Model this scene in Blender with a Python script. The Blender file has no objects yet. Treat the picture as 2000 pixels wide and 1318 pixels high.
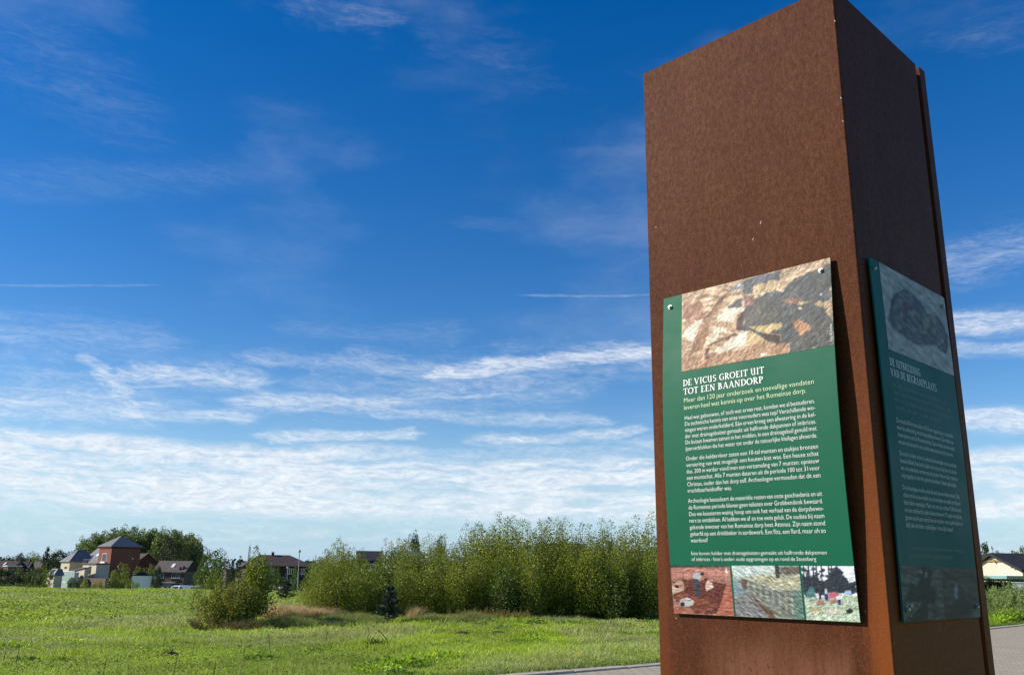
import bpy, math, random
import numpy as np
from mathutils import Matrix, Vector
PI = math.pi
R = math.radians
scene = bpy.context.scene
COL = scene.collection
# ------------------------------------------------------------------ camera
PITCH, ROLL, FPX = 0.255899861, 0.0119914622, 1749.90116
EYE = 1.25
_c, _s = math.cos(PITCH), math.sin(PITCH)
_cr, _sr = math.cos(ROLL), math.sin(ROLL)
right = Vector((_cr, -_s * _sr, _c * _sr))
upv = Vector((-_sr, -_s * _cr, _c * _cr))
fwd = Vector((0, _c, _s))
cam_d = bpy.data.cameras.new("camera")
cam = bpy.data.objects.new("camera", cam_d)
COL.objects.link(cam)
cam_d.sensor_fit = 'HORIZONTAL'
cam_d.sensor_width = 36.0
cam_d.lens = FPX / 2000 * 36
cam_d.clip_start = 0.05
cam_d.clip_end = 9000
M = Matrix((right, upv, -fwd)).transposed().to_4x4()
M.translation = (0, 0, EYE)
cam.matrix_world = M
scene.camera = cam


def ray(px, py):
    X = (px - 1000) / FPX
    U = -(py - 659) / FPX
    x = _cr * X - _sr * U
    u = _sr * X + _cr * U
    return x, _c - _s * u, _s + _c * u


def at(px, py, d):
    x, y, z = ray(px, py)
    return Vector((x / y * d, d, EYE + z / y * d))


# ------------------------------------------------------------------ light, sky
SUN_AZ, SUN_EL = -92.0, 30.0
world = bpy.data.worlds.new("World")
scene.world = world
world.use_nodes = True
sun_d = bpy.data.lights.new("sun", 'SUN')
sun_d.energy = 5.0
sun_d.angle = R(0.5)
sun_d.color = (1.0, 0.93, 0.82)
sun = bpy.data.objects.new("sun", sun_d)
COL.objects.link(sun)
sdir = Vector((math.sin(R(SUN_AZ)) * math.cos(R(SUN_EL)), math.cos(R(SUN_AZ)) * math.cos(R(SUN_EL)), math.sin(R(SUN_EL))))
sun.rotation_euler = sdir.to_track_quat('Z', 'Y').to_euler()
sun.location = (-30, 0, 40)
scene.view_settings.view_transform = 'Standard'
scene.view_settings.look = 'None'
scene.view_settings.gamma = 1
scene.view_settings.use_curve_mapping = False
scene.view_settings.exposure = 0.25
SKY_STRENGTH = 0.085
HAZE_COL = (3.5, 5.8, 8.8)


class NT:
    """small helper for node trees"""
    def __init__(self, tree):
        self.t = tree
        self.t.nodes.clear()

    def n(self, kind, **kw):
        nd = self.t.nodes.new(kind)
        ins = kw.pop('ins', {})
        for k, v in kw.items():
            setattr(nd, k, v)
        for k, v in ins.items():
            self.set(nd.inputs[k], v)
        return nd

    def set(self, sock, v):
        if hasattr(v, 'is_output'):
            self.t.links.new(v, sock)
        elif hasattr(v, 'outputs'):
            self.t.links.new(v.outputs[0], sock)
        else:
            sock.default_value = v

    def m(self, op, a, b=None, c=None, clamp=False):
        nd = self.t.nodes.new('ShaderNodeMath')
        nd.operation = op
        nd.use_clamp = clamp
        self.set(nd.inputs[0], a)
        if b is not None:
            self.set(nd.inputs[1], b)
        if c is not None:
            self.set(nd.inputs[2], c)
        return nd.outputs[0]

    def ss(self, v, a, b, lo=0.0, hi=1.0):
        nd = self.t.nodes.new('ShaderNodeMapRange')
        nd.interpolation_type = 'SMOOTHSTEP'
        self.set(nd.inputs['Value'], v)
        nd.inputs['From Min'].default_value = a
        nd.inputs['From Max'].default_value = b
        nd.inputs['To Min'].default_value = lo
        nd.inputs['To Max'].default_value = hi
        return nd.outputs[0]

    def comb(self, x, y, z=0.0):
        nd = self.t.nodes.new('ShaderNodeCombineXYZ')
        self.set(nd.inputs[0], x)
        self.set(nd.inputs[1], y)
        self.set(nd.inputs[2], z)
        return nd.outputs[0]

    def noise(self, vec, scale, detail=4.0, rough=0.55, dist=0.0):
        nd = self.n('ShaderNodeTexNoise', ins={'Vector': vec, 'Scale': scale, 'Detail': detail, 'Roughness': rough, 'Distortion': dist})
        return nd.outputs['Fac']

    def mixc(self, f, a, b, blend='MIX'):
        nd = self.t.nodes.new('ShaderNodeMix')
        nd.data_type = 'RGBA'
        nd.blend_type = blend
        self.set(nd.inputs[0], f)
        self.set(nd.inputs[6], a if hasattr(a, 'is_output') else (*a[:3], 1))
        self.set(nd.inputs[7], b if hasattr(b, 'is_output') else (*b[:3], 1))
        return nd.outputs[2]


def build_sky():
    t = NT(world.node_tree)
    out = t.n('ShaderNodeOutputWorld')
    sky = t.n('ShaderNodeTexSky')
    sky.sky_type = 'NISHITA'
    sky.sun_disc = False
    sky.sun_elevation = R(SUN_EL)
    sky.sun_rotation = R(SUN_AZ)
    sky.air_density = 1.0
    sky.dust_density = 0.0
    sky.ozone_density = 2.0
    sky.altitude = 20
    hsv = t.n('ShaderNodeHueSaturation', ins={'Color': sky.outputs[0], 'Saturation': 1.46, 'Hue': 0.512, 'Value': 1.32})
    tc = t.n('ShaderNodeTexCoord')
    sep = t.n('ShaderNodeSeparateXYZ', ins={0: tc.outputs['Generated']})
    x, y, z = sep.outputs
    az = t.m('MULTIPLY', t.m('ARCTAN2', x, y), 180 / PI)
    el = t.m('MULTIPLY', t.m('ARCSINE', z), 180 / PI)
    # pale blue haze towards the horizon, the same all round
    hz = t.ss(el, 15.0, -2.0)
    skyc = t.mixc(t.m('MULTIPLY', t.m('POWER', hz, 2.0), .92), hsv.outputs[0], HAZE_COL)
    # domain warp in degrees
    v0 = t.comb(t.m('MULTIPLY', az, 0.10), t.m('MULTIPLY', el, 0.32), 3.1)
    w1 = t.n('ShaderNodeTexNoise', ins={'Vector': v0, 'Scale': 1.0, 'Detail': 5.0, 'Roughness': 0.6})
    ws = t.n('ShaderNodeSeparateXYZ', ins={0: w1.outputs['Color']})
    waz = t.m('ADD', az, t.m('MULTIPLY', t.m('SUBTRACT', ws.outputs[0], 0.5), 5.0))
    wel = t.m('ADD', el, t.m('MULTIPLY', t.m('SUBTRACT', ws.outputs[1], 0.5), 2.0))
    # fibres: fine streaky noise
    fib = t.noise(t.comb(t.m('MULTIPLY', waz, 0.16), t.m('MULTIPLY', wel, 1.15), 7.0), 1.0, 9.0, 0.62, 0.6)
    fib2 = t.noise(t.comb(t.m('MULTIPLY', az, 0.75), t.m('MULTIPLY', wel, 2.6), 1.0), 1.0, 8.0, 0.68, 0.8)
    fibre = t.m('ADD', t.m('MULTIPLY', fib, 0.6), t.m('MULTIPLY', fib2, 0.4))
    # the low bank of altocumulus, all round the horizon
    edge = t.noise(t.comb(t.m('MULTIPLY', az, 0.07), 0.4, 0.0), 1.0, 4.0, 0.5)
    topel = t.m('ADD', 7.1, t.m('MULTIPLY', t.m('SUBTRACT', edge, 0.5), 3.2))
    b1 = t.ss(t.m('SUBTRACT', topel, wel), -0.35, 0.55)
    b2 = t.ss(wel, 2.5, 3.7)
    bank = t.m('MULTIPLY', t.m('MULTIPLY', b1, b2), t.ss(fibre, 0.20, 0.50))
    gap = t.noise(t.comb(t.m('MULTIPLY', waz, 0.085), t.m('MULTIPLY', wel, 0.75), 14.0), 1.0, 5.0, 0.6, 0.5)
    bank = t.m('MULTIPLY', bank, t.ss(gap, .34, .54, .22, 1.0))
    rip = t.noise(t.comb(t.m('MULTIPLY', az, 0.9), t.m('MULTIPLY', t.m('ADD', wel, t.m('MULTIPLY', az, -.05)), 5.5), 21.0), 1.0, 6.0, 0.62, 0.6)
    dens0 = t.m('MULTIPLY', t.m('MULTIPLY', bank, t.ss(rip, .28, .58, .48, 1.0)), .98)
    low = t.m('MULTIPLY', t.m('MULTIPLY', t.ss(wel, 0.0, 1.6), t.ss(wel, 4.2, 2.6)), t.ss(fibre, 0.40, 0.66))
    dens = t.m('MULTIPLY', low, 0.40)

    def dirpx(px, py):
        v = Vector(ray(px, py)).normalized()
        return math.degrees(math.atan2(v.x, v.y)), math.degrees(math.asin(v.z))

    # single streaks of cirrus: start, end, half width (degrees), strength, fibre threshold
    strokes = [
        ((-60, 640), (260, 668), 1.5, .34, .42), ((-60, 700), (300, 690), 1.0, .25, .42),
        ((-40, 785), (200, 790), 1.2, .80, .34), ((120, 800), (300, 800), .9, .70, .34),
        ((205, 735), (265, 800), .75, .95, .32), ((270, 735), (500, 742), .75, .95, .33),
        ((260, 812), (480, 816), .45, .75, .33), ((490, 785), (760, 782), .8, .85, .33),
        ((640, 790), (1000, 745), .75, .70, .36), ((690, 705), (900, 725), .9, .55, .38),
        ((850, 724), (1330, 676), .55, .95, .26), ((1100, 690), (1330, 650), .45, .50, .36),
        ((740, 772), (960, 768), .35, .75, .34), ((740, 805), (1170, 825), .50, .62, .36),
        ((1060, 725), (1330, 712), .35, .40, .36), ((520, 850), (800, 853), .40, .80, .33),
        ((930, 866), (1240, 850), .45, .85, .34), ((0, 857), (60, 855), .22, .9, .3),
        ((1850, 632), (2150, 622), .70, .85, .26), ((1860, 684), (2150, 676), .45, .60, .30),
        ((1860, 826), (2150, 818), .60, 1.0, .24), ((1880, 935), (2150, 928), .50, .75, .28),
        ((1850, 520), (2060, 455), 1.5, .50, .42), ((1035, 577), (1265, 576), .10, .35, .36),
        ((20, 556), (270, 557), .08, .16, .30), ((235, 757), (340, 753), .07, .6, .2),
        ((560, -20), (740, 20), 1.7, .22, .42), ((0, 20), (190, 190), 3.0, .10, .42),
        ((-40, 350), (460, 345), 1.2, .08, .36), ((860, 60), (1010, 130), 2.0, .09, .44),
        ((1900, 60), (2100, 20), 1.6, .10, .44), ((900, 440), (1300, 425), .5, .06, .3),
        ((560, 640), (900, 655), .9, .14, .42), ((600, 765), (1080, 745), 2.3, .46, .44), ((-20, 775), (280, 790), 2.4, .50, .43), ((1000, 705), (1330, 690), 1.5, .36, .44), ((640, 905), (1300, 880), .8, .5, .38), ((480, 700), (700, 712), .6, .45, .36),
    ]
    for (p0, p1, hw, st, th) in strokes:
        a0, e0 = dirpx(*p0)
        a1, e1 = dirpx(*p1)
        L = math.hypot(a1 - a0, e1 - e0)
        ux, uy = (a1 - a0) / L, (e1 - e0) / L
        wf = 0.35 if hw < .3 else 1.0
        aa = t.m('ADD', t.m('MULTIPLY', t.m('SUBTRACT', waz, az), wf), az) if wf < 1 else waz
        ee = t.m('ADD', t.m('MULTIPLY', t.m('SUBTRACT', wel, el), wf * .25), el) if wf < 1 else wel
        dx = t.m('SUBTRACT', aa, a0)
        dy = t.m('SUBTRACT', ee, e0)
        al = t.m('ADD', t.m('MULTIPLY', dx, ux), t.m('MULTIPLY', dy, uy))
        pe = t.m('ABSOLUTE', t.m('SUBTRACT', t.m('MULTIPLY', dx, -uy), t.m('MULTIPLY', dy, -ux)))
        over = t.m('MAXIMUM', t.m('MAXIMUM', t.m('MULTIPLY', al, -1.0), t.m('SUBTRACT', al, L)), 0.0)
        dd = t.m('ADD', t.m('DIVIDE', pe, hw * 1.5), t.m('DIVIDE', over, max(1.8, hw * 3)))
        prof = t.ss(dd, 1.25, 0.0)
        er = t.m('ADD', prof, t.m('MULTIPLY', t.m('SUBTRACT', fibre, th + .13), 3.6))
        fb = t.m('MULTIPLY', t.ss(er, -.1, 1.9), t.ss(prof, .0, .8))
        dens = t.m('MAXIMUM', dens, t.m('MULTIPLY', fb, st))
    # fine hair inside the cloud
    hair = t.noise(t.comb(t.m('MULTIPLY', waz, 0.55), t.m('MULTIPLY', t.m('ADD', wel, t.m('MULTIPLY', az, .06)), 4.2), 5.0), 1.0, 8.0, 0.72, 1.2)
    dens = t.m('MULTIPLY', dens, t.ss(hair, .28, .62, .30, 1.0))
    dens = t.m('MAXIMUM', dens, dens0)
    # thin veil everywhere
    veil = t.m('MULTIPLY', t.ss(t.noise(t.comb(t.m('MULTIPLY', waz, 0.05), t.m('MULTIPLY', wel, 0.12), 9.0), 1.0, 6.0, 0.55), .48, .8), .16)
    dens = t.m('MAXIMUM', dens, veil)
    above = t.ss(z, -0.01, 0.02)
    dens = t.m('MULTIPLY', dens, above, clamp=True)
    # cloud brightness: a little greyer where thick
    shade = t.ss(fib2, 0.30, 0.70)
    ccol = t.mixc(shade, (7.0, 7.7, 8.7), (9.6, 10.0, 10.4))
    mixed = t.mixc(t.m('MULTIPLY', dens, 0.93), skyc, ccol)
    bg = t.n('ShaderNodeBackground', ins={'Color': mixed, 'Strength': SKY_STRENGTH})
    t.t.links.new(bg.outputs[0], out.inputs[0])


build_sky()

# ------------------------------------------------------------------ helpers
rng = np.random.default_rng(7)


def vnoise(x, y, seed=0):
    x = np.asarray(x, float)
    y = np.asarray(y, float)
    xi = np.floor(x).astype(np.int64)
    yi = np.floor(y).astype(np.int64)
    fx = x - xi
    fy = y - yi
    fx = fx * fx * (3 - 2 * fx)
    fy = fy * fy * (3 - 2 * fy)

    def h(a, b):
        n = (a * 374761393 + b * 668265263 + seed * 974634777) & 0xffffffff
        n = ((n ^ (n >> 13)) * 1274126177) & 0xffffffff
        return ((n ^ (n >> 16)) & 0xffff) / 65535.0
    return (h(xi, yi) * (1 - fx) + h(xi + 1, yi) * fx) * (1 - fy) + (h(xi, yi + 1) * (1 - fx) + h(xi + 1, yi + 1) * fx) * fy


def fbm(x, y, seed=0, o=4):
    s = 0
    a = .5
    for i in range(o):
        s = s + a * vnoise(x, y, seed + i * 17)
        x = x * 2.03 + 5.1
        y = y * 2.03 + 1.7
        a *= .5
    return s / (1 - .5 ** o)


def mesh_np(name, V, F, mat=None, smooth=False, col=None):
    """V (n,3); F (m,k) array of constant face size"""
    V = np.ascontiguousarray(V, np.float32)
    F = np.ascontiguousarray(F, np.int32)
    me = bpy.data.meshes.new(name)
    me.vertices.add(len(V))
    me.vertices.foreach_set('co', V.ravel())
    k = F.shape[1]
    me.loops.add(F.size)
    me.loops.foreach_set('vertex_index', F.ravel())
    me.polygons.add(len(F))
    me.polygons.foreach_set('loop_start', np.arange(0, F.size, k, dtype=np.int32))
    me.polygons.foreach_set('loop_total', np.full(len(F), k, np.int32))
    if smooth:
        me.polygons.foreach_set('use_smooth', np.ones(len(F), bool))
    if col is not None:
        ca = me.color_attributes.new('tint', 'FLOAT_COLOR', 'POINT')
        c = np.ones((len(V), 4), np.float32)
        c[:, :3] = col
        ca.data.foreach_set('color', c.ravel())
    me.update(calc_edges=True)
    me.validate()
    if mat:
        me.materials.append(mat)
    return me


def link(name, data, parent=None, loc=None, **props):
    o = bpy.data.objects.new(name, data)
    COL.objects.link(o)
    if parent:
        o.parent = parent
    if loc is not None:
        o.location = loc
    for k, v in props.items():
        if v:
            o[k] = v
    return o


def thing(name, label, cat, loc=(0, 0, 0), group=None, data=None):
    return link(name, data, None, loc, label=label, category=cat, group=group, kind='thing')


def dup(root, loc, rz=0.0, sc=(1, 1, 1), label=None):
    r = root.copy()
    COL.objects.link(r)
    r.location = loc
    r.rotation_euler = (0, 0, rz)
    r.scale = sc
    if label:
        r['label'] = label
    for ch in list(root.children):
        c = ch.copy()
        COL.objects.link(c)
        c.parent = r
        for g in list(ch.children):
            d = g.copy()
            COL.objects.link(d)
            d.parent = c
    return r


class MB:
    """collects faces in world coordinates; build() puts them under a parent"""
    def __init__(self):
        self.v = []
        self.f = []

    def poly(self, pts):
        b = len(self.v)
        self.v += [tuple(p) for p in pts]
        self.f.append(tuple(range(b, b + len(pts))))
        return self

    def hexa(self, p):
        """8 corners: bottom ring 0-3, top ring 4-7"""
        b = len(self.v)
        self.v += [tuple(q) for q in p]
        for f in ((3, 2, 1, 0), (4, 5, 6, 7), (0, 1, 5, 4), (1, 2, 6, 5), (2, 3, 7, 6), (3, 0, 4, 7)):
            self.f.append(tuple(b + i for i in f))
        return self

    def box(self, fr, x0, x1, y0, y1, z0, z1):
        return self.hexa([fr(x, y, z) for z in (z0, z1) for (x, y) in ((x0, y0), (x1, y0), (x1, y1), (x0, y1))])

    def prism(self, fr, tri, axis, a, b):
        P = [(fr(u, a, v) if axis == 'y' else fr(a, u, v)) for u, v in tri]
        Q = [(fr(u, b, v) if axis == 'y' else fr(b, u, v)) for u, v in tri]
        self.poly(P)
        self.poly(Q[::-1])
        for i in range(3):
            j = (i + 1) % 3
            self.poly([P[j], P[i], Q[i], Q[j]])
        return self

    def tube(self, pts, rad, n=6):
        pts = [Vector(p) for p in pts]
        rads = rad if isinstance(rad, (list, tuple)) else [rad] * len(pts)
        b = len(self.v)
        for i, p in enumerate(pts):
            d = (pts[min(i + 1, len(pts) - 1)] - pts[max(i - 1, 0)]).normalized()
            a = d.orthogonal().normalized()
            if abs(d.z) > .5:
                a = (Vector((1, 0, 0)) - d * d.x).normalized()
            c = d.cross(a)
            for k in range(n):
                an = 2 * PI * k / n
                self.v.append(tuple(p + (a * math.cos(an) + c * math.sin(an)) * rads[i]))
        for i in range(len(pts) - 1):
            for k in range(n):
                k2 = (k + 1) % n
                self.f.append((b + i * n + k, b + i * n + k2, b + (i + 1) * n + k2, b + (i + 1) * n + k))
        self.f.append(tuple(b + k for k in range(n))[::-1])
        self.f.append(tuple(b + (len(pts) - 1) * n + k for k in range(n)))
        return self

    def mesh(self, name, mat, off=(0, 0, 0), smooth=False):
        me = bpy.data.meshes.new(name)
        o = Vector(off)
        me.from_pydata([tuple(Vector(v) - o) for v in self.v], [], self.f)
        if smooth:
            for p in me.polygons:
                p.use_smooth = True
        me.materials.append(mat)
        me.update()
        return me

    def build(self, name, mat, parent=None, smooth=False, bevel=0, **props):
        off = Vector((0, 0, 0))
        q = parent
        while q:
            off += q.location
            q = q.parent
        o = link(name, self.mesh(name, mat, off, smooth), parent, **props)
        if bevel:
            m = o.modifiers.new('bevel', 'BEVEL')
            m.width = bevel
            m.segments = 2
            m.limit_method = 'ANGLE'
        return o


def frame(ox, oy, psi=0.0, oz=0.0):
    c, s = math.cos(psi), math.sin(psi)
    return lambda x, y, z: Vector((ox + c * x - s * y, oy + s * x + c * y, oz + z))


ident = frame(0, 0)


# ------------------------------------------------------------------ materials
def pmat(name, col, rough=.7, spec=.3, noise=None, metal=0.0, bump=None):
    """noise=(scale, colour2, amount); bump=(scale, strength)"""
    m = bpy.data.materials.new(name)
    m.use_nodes = True
    t = NT(m.node_tree)
    out = t.n('ShaderNodeOutputMaterial')
    b = t.n('ShaderNodeBsdfPrincipled', ins={'Roughness': rough, 'Specular IOR Level': spec, 'Metallic': metal})
    b.inputs['Base Color'].default_value = (*col, 1)
    tc = t.n('ShaderNodeTexCoord')
    if noise:
        f = t.ss(t.noise(tc.outputs['Object'], noise[0], 6.0, .6), .5 - noise[2] * .4, .5 + noise[2] * .4)
        t.set(b.inputs['Base Color'], t.mixc(f, col, noise[1]))
    if bump:
        bp = t.n('ShaderNodeBump', ins={'Height': t.noise(tc.outputs['Object'], bump[0], 5.0, .6), 'Strength': bump[1], 'Distance': .02})
        t.set(b.inputs['Normal'], bp.outputs[0])
    t.t.links.new(b.outputs[0], out.inputs[0])
    return m


def leafmat(name, stops, trans=.35, rough=.45, spec=.35, tint=False):
    """colour per leaf from random-per-island; stops = list of (pos, colour)"""
    m = bpy.data.materials.new(name)
    m.use_nodes = True
    t = NT(m.node_tree)
    out = t.n('ShaderNodeOutputMaterial')
    geo = t.n('ShaderNodeNewGeometry')
    cr = t.n('ShaderNodeValToRGB', ins={0: geo.outputs['Random Per Island']})
    e = cr.color_ramp.elements
    while len(e) < len(stops):
        e.new(.5)
    for i, (p, c) in enumerate(stops):
        e[i].position = p
        e[i].color = (*c, 1)
    col = cr.outputs[0]
    oi = t.n('ShaderNodeObjectInfo')
    hv = t.n('ShaderNodeHueSaturation', ins={'Color': col, 'Value': t.ss(oi.outputs['Random'], 0, 1, .82, 1.2),
                                             'Hue': t.ss(oi.outputs['Random'], 0, 1, .507, .493)})
    col = hv.outputs[0]
    if tint:
        at_ = t.n('ShaderNodeAttribute', attribute_name='tint')
        col = t.mixc(1.0, col, at_.outputs['Color'], 'MULTIPLY')
    b = t.n('ShaderNodeBsdfPrincipled', ins={'Roughness': rough, 'Specular IOR Level': spec, 'Base Color': col})
    tr = t.n('ShaderNodeBsdfTranslucent', ins={'Color': t.mixc(1.0, col, (1.15, 1.1, .55), 'MULTIPLY')})
    mx = t.n('ShaderNodeMixShader', ins={0: trans})
    t.t.links.new(b.outputs[0], mx.inputs[1])
    t.t.links.new(tr.outputs[0], mx.inputs[2])
    t.t.links.new(mx.outputs[0], out.inputs[0])
    return m


# ------------------------------------------------------------------ ground
KERB = [(-14.0, -0.6), (-6.0, 6.4), (0.05, 11.56), (2.18, 13.34), (7.2, 18.4), (12.25, 23.7), (13.97, 25.4), (22.0, 33.6), (34.0, 45.5)]
_kx = np.array([k[0] for k in KERB])
_ky = np.array([k[1] for k in KERB])


def kerb_y(x):
    x = np.asarray(x, float)
    return np.where(x > 34, 45.5 + (x - 34), np.where(x < -14, -.6 + (x + 14) * .875, np.interp(x, _kx, _ky)))


def gz(x, y):
    x = np.asarray(x, float)
    y = np.asarray(y, float)
    t = np.clip((y - 50) / 95, 0, 1)
    z = -3.6 * t * t * (3 - 2 * t)
    u = np.clip((y - kerb_y(x) - 1.0) / 4, 0, 1)
    z = z + u * .16 * (fbm(x * .14, y * .14, 3, 3) - .5)
    return z


def gzf(x, y):
    return float(gz(x, y))


def ground_material():
    m = bpy.data.materials.new('meadow_soil')
    m.use_nodes = True
    t = NT(m.node_tree)
    out = t.n('ShaderNodeOutputMaterial')
    tc = t.n('ShaderNodeTexCoord')
    p = tc.outputs['Object']
    a = t.noise(p, .22, 5, .6)
    b_ = t.noise(p, 2.2, 6, .65)
    f = t.noise(p, 14.0, 5, .7)
    c = t.mixc(t.ss(a, .35, .65), (.20, .27, .035), (.26, .31, .06))
    c = t.mixc(t.ss(b_, .45, .75), c, (.25, .29, .10))
    c = t.mixc(t.ss(f, .5, .8, 0, .55), c, (.09, .14, .022))
    bs = t.n('ShaderNodeBsdfPrincipled', ins={'Base Color': c, 'Roughness': .95, 'Specular IOR Level': .1})
    bp = t.n('ShaderNodeBump', ins={'Height': f, 'Strength': .6, 'Distance': .05})
    t.set(bs.inputs['Normal'], bp.outputs[0])
    t.t.links.new(bs.outputs[0], out.inputs[0])
    return m


def build_ground():
    ys = np.concatenate([np.arange(-60, 8, 4), np.arange(8, 70, .5), np.arange(70, 160, 3), np.array([180, 220, 300, 450, 700, 1200, 2000, 3500, 6000])])
    xs = np.concatenate([np.array([-6000, -3000, -1500, -700, -400, -250, -150, -100, -70]), np.arange(-50, 40, .8), np.array([45, 60, 80, 110, 160, 250, 400, 700, 1500, 3000, 6000])])
    X, Y = np.meshgrid(xs, ys)
    Z = gz(X, Y)
    n, k = X.shape
    V = np.stack([X, Y, Z], -1).reshape(-1, 3)
    i = np.arange(n * k).reshape(n, k)
    F = np.stack([i[:-1, :-1], i[:-1, 1:], i[1:, 1:], i[1:, :-1]], -1).reshape(-1, 4)
    link('ground', mesh_np('ground', V, F, ground_material(), True), kind='structure')


build_ground()


def paving_material():
    m = bpy.data.materials.new('grey_paving')
    m.use_nodes = True
    t = NT(m.node_tree)
    out = t.n('ShaderNodeOutputMaterial')
    tc = t.n('ShaderNodeTexCoord')
    mp = t.n('ShaderNodeMapping', ins={'Vector': tc.outputs['Object'], 'Rotation': (0, 0, R(44))})
    br = t.n('ShaderNodeTexBrick', ins={'Vector': mp.outputs[0], 'Scale': 1.0, 'Color1': (.44, .365, .255, 1), 'Color2': (.52, .435, .31, 1),
                                        'Mortar': (.12, .11, .085, 1), 'Mortar Size': .006, 'Brick Width': .22, 'Row Height': .11, 'Bias': 0.0})
    f = t.noise(tc.outputs['Object'], 1.1, 6, .65)
    g = t.noise(tc.outputs['Object'], 45.0, 4, .7)
    c = t.mixc(t.ss(f, .35, .7, 0, .5), br.outputs[0], (.36, .305, .22))
    c = t.mixc(t.ss(g, .45, .8, 0, .5), c, (.25, .21, .15))
    b = t.n('ShaderNodeBsdfPrincipled', ins={'Base Color': c, 'Roughness': .9, 'Specular IOR Level': .2})
    h = t.m('ADD', t.m('MULTIPLY', br.outputs['Fac'], -1.0), t.m('MULTIPLY', g, .5))
    bp = t.n('ShaderNodeBump', ins={'Height': h, 'Strength': .7, 'Distance': .008})
    t.set(b.inputs['Normal'], bp.outputs[0])
    t.t.links.new(b.outputs[0], out.inputs[0])
    return m


MAT_PAVE = paving_material()
pv = MB()
PATH_W = 6.6      # paving kept narrow to cut bounce on the pillar; unseen near verge made up
near = []
for i, (x, y) in enumerate(KERB):
    j0, j1 = max(i - 1, 0), min(i + 1, len(KERB) - 1)
    dx, dy = KERB[j1][0] - KERB[j0][0], KERB[j1][1] - KERB[j0][1]
    l = math.hypot(dx, dy)
    near.append((x + dy / l * PATH_W, y - dx / l * PATH_W))
pv.poly([(x, y, .012) for x, y in near] + [(x, y, .012) for x, y in KERB[::-1]])
pv.build('pavement', MAT_PAVE, kind='structure')

MAT_KERB = pmat('kerb_concrete', (.60, .52, .40), .9, .2, (9.0, (.38, .33, .25), .8), bump=(60, .4))


def build_kerb():
    root = thing('kerb', 'pale concrete edging stones between the grey paving and the grass', 'kerb', (0, 0, 0))
    pts = [Vector((x, y, 0)) for x, y in KERB[1:]]
    seg = [(pts[i], pts[i + 1]) for i in range(len(pts) - 1)]
    r = random.Random(2)
    total = sum((b - a).length for a, b in seg)

    def pos(s):
        for a, b in seg:
            l = (b - a).length
            if s <= l:
                d = (b - a) / l
                return a + d * s, d
            s -= l
        d = (seg[-1][1] - seg[-1][0]).normalized()
        return seg[-1][1], d
    s = 0.0
    while s + 1 < total:
        p, _ = pos(s + .006)
        q, _ = pos(s + .994)
        d = (q - p).normalized()
        nrm = Vector((-d.y, d.x, 0))
        h = .035 + r.uniform(-.006, .006)
        w = .20
        j = r.uniform(-.006, .006)
        mb = MB()
        a = [p + nrm * (-.02 + j), q + nrm * (-.02 + j), q + nrm * (w + j), p + nrm * (w + j)]
        mb.hexa([v + Vector((0, 0, -.1)) for v in a] + [v + Vector((0, 0, h)) for v in a])
        mb.build('kerbstone', MAT_KERB, root, bevel=.008)
        s += 1.0


build_kerb()

# ------------------------------------------------------------------ weathering steel pillar
PH, PX, PY = .771504, 1.07154576, 2.63662407
PW, PD = .80, .775
PTOP = EYE + 1.93969945
Lv = Vector((-math.sin(PH), math.cos(PH), 0))
Rv = Vector((math.cos(PH), math.sin(PH), 0))
C0 = Vector((PX, PY, 0))


def pil(u, w, z):
    """u along the right face, w along the left face, z height above ground"""
    return C0 + Rv * u + Lv * w + Vector((0, 0, z))


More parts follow.
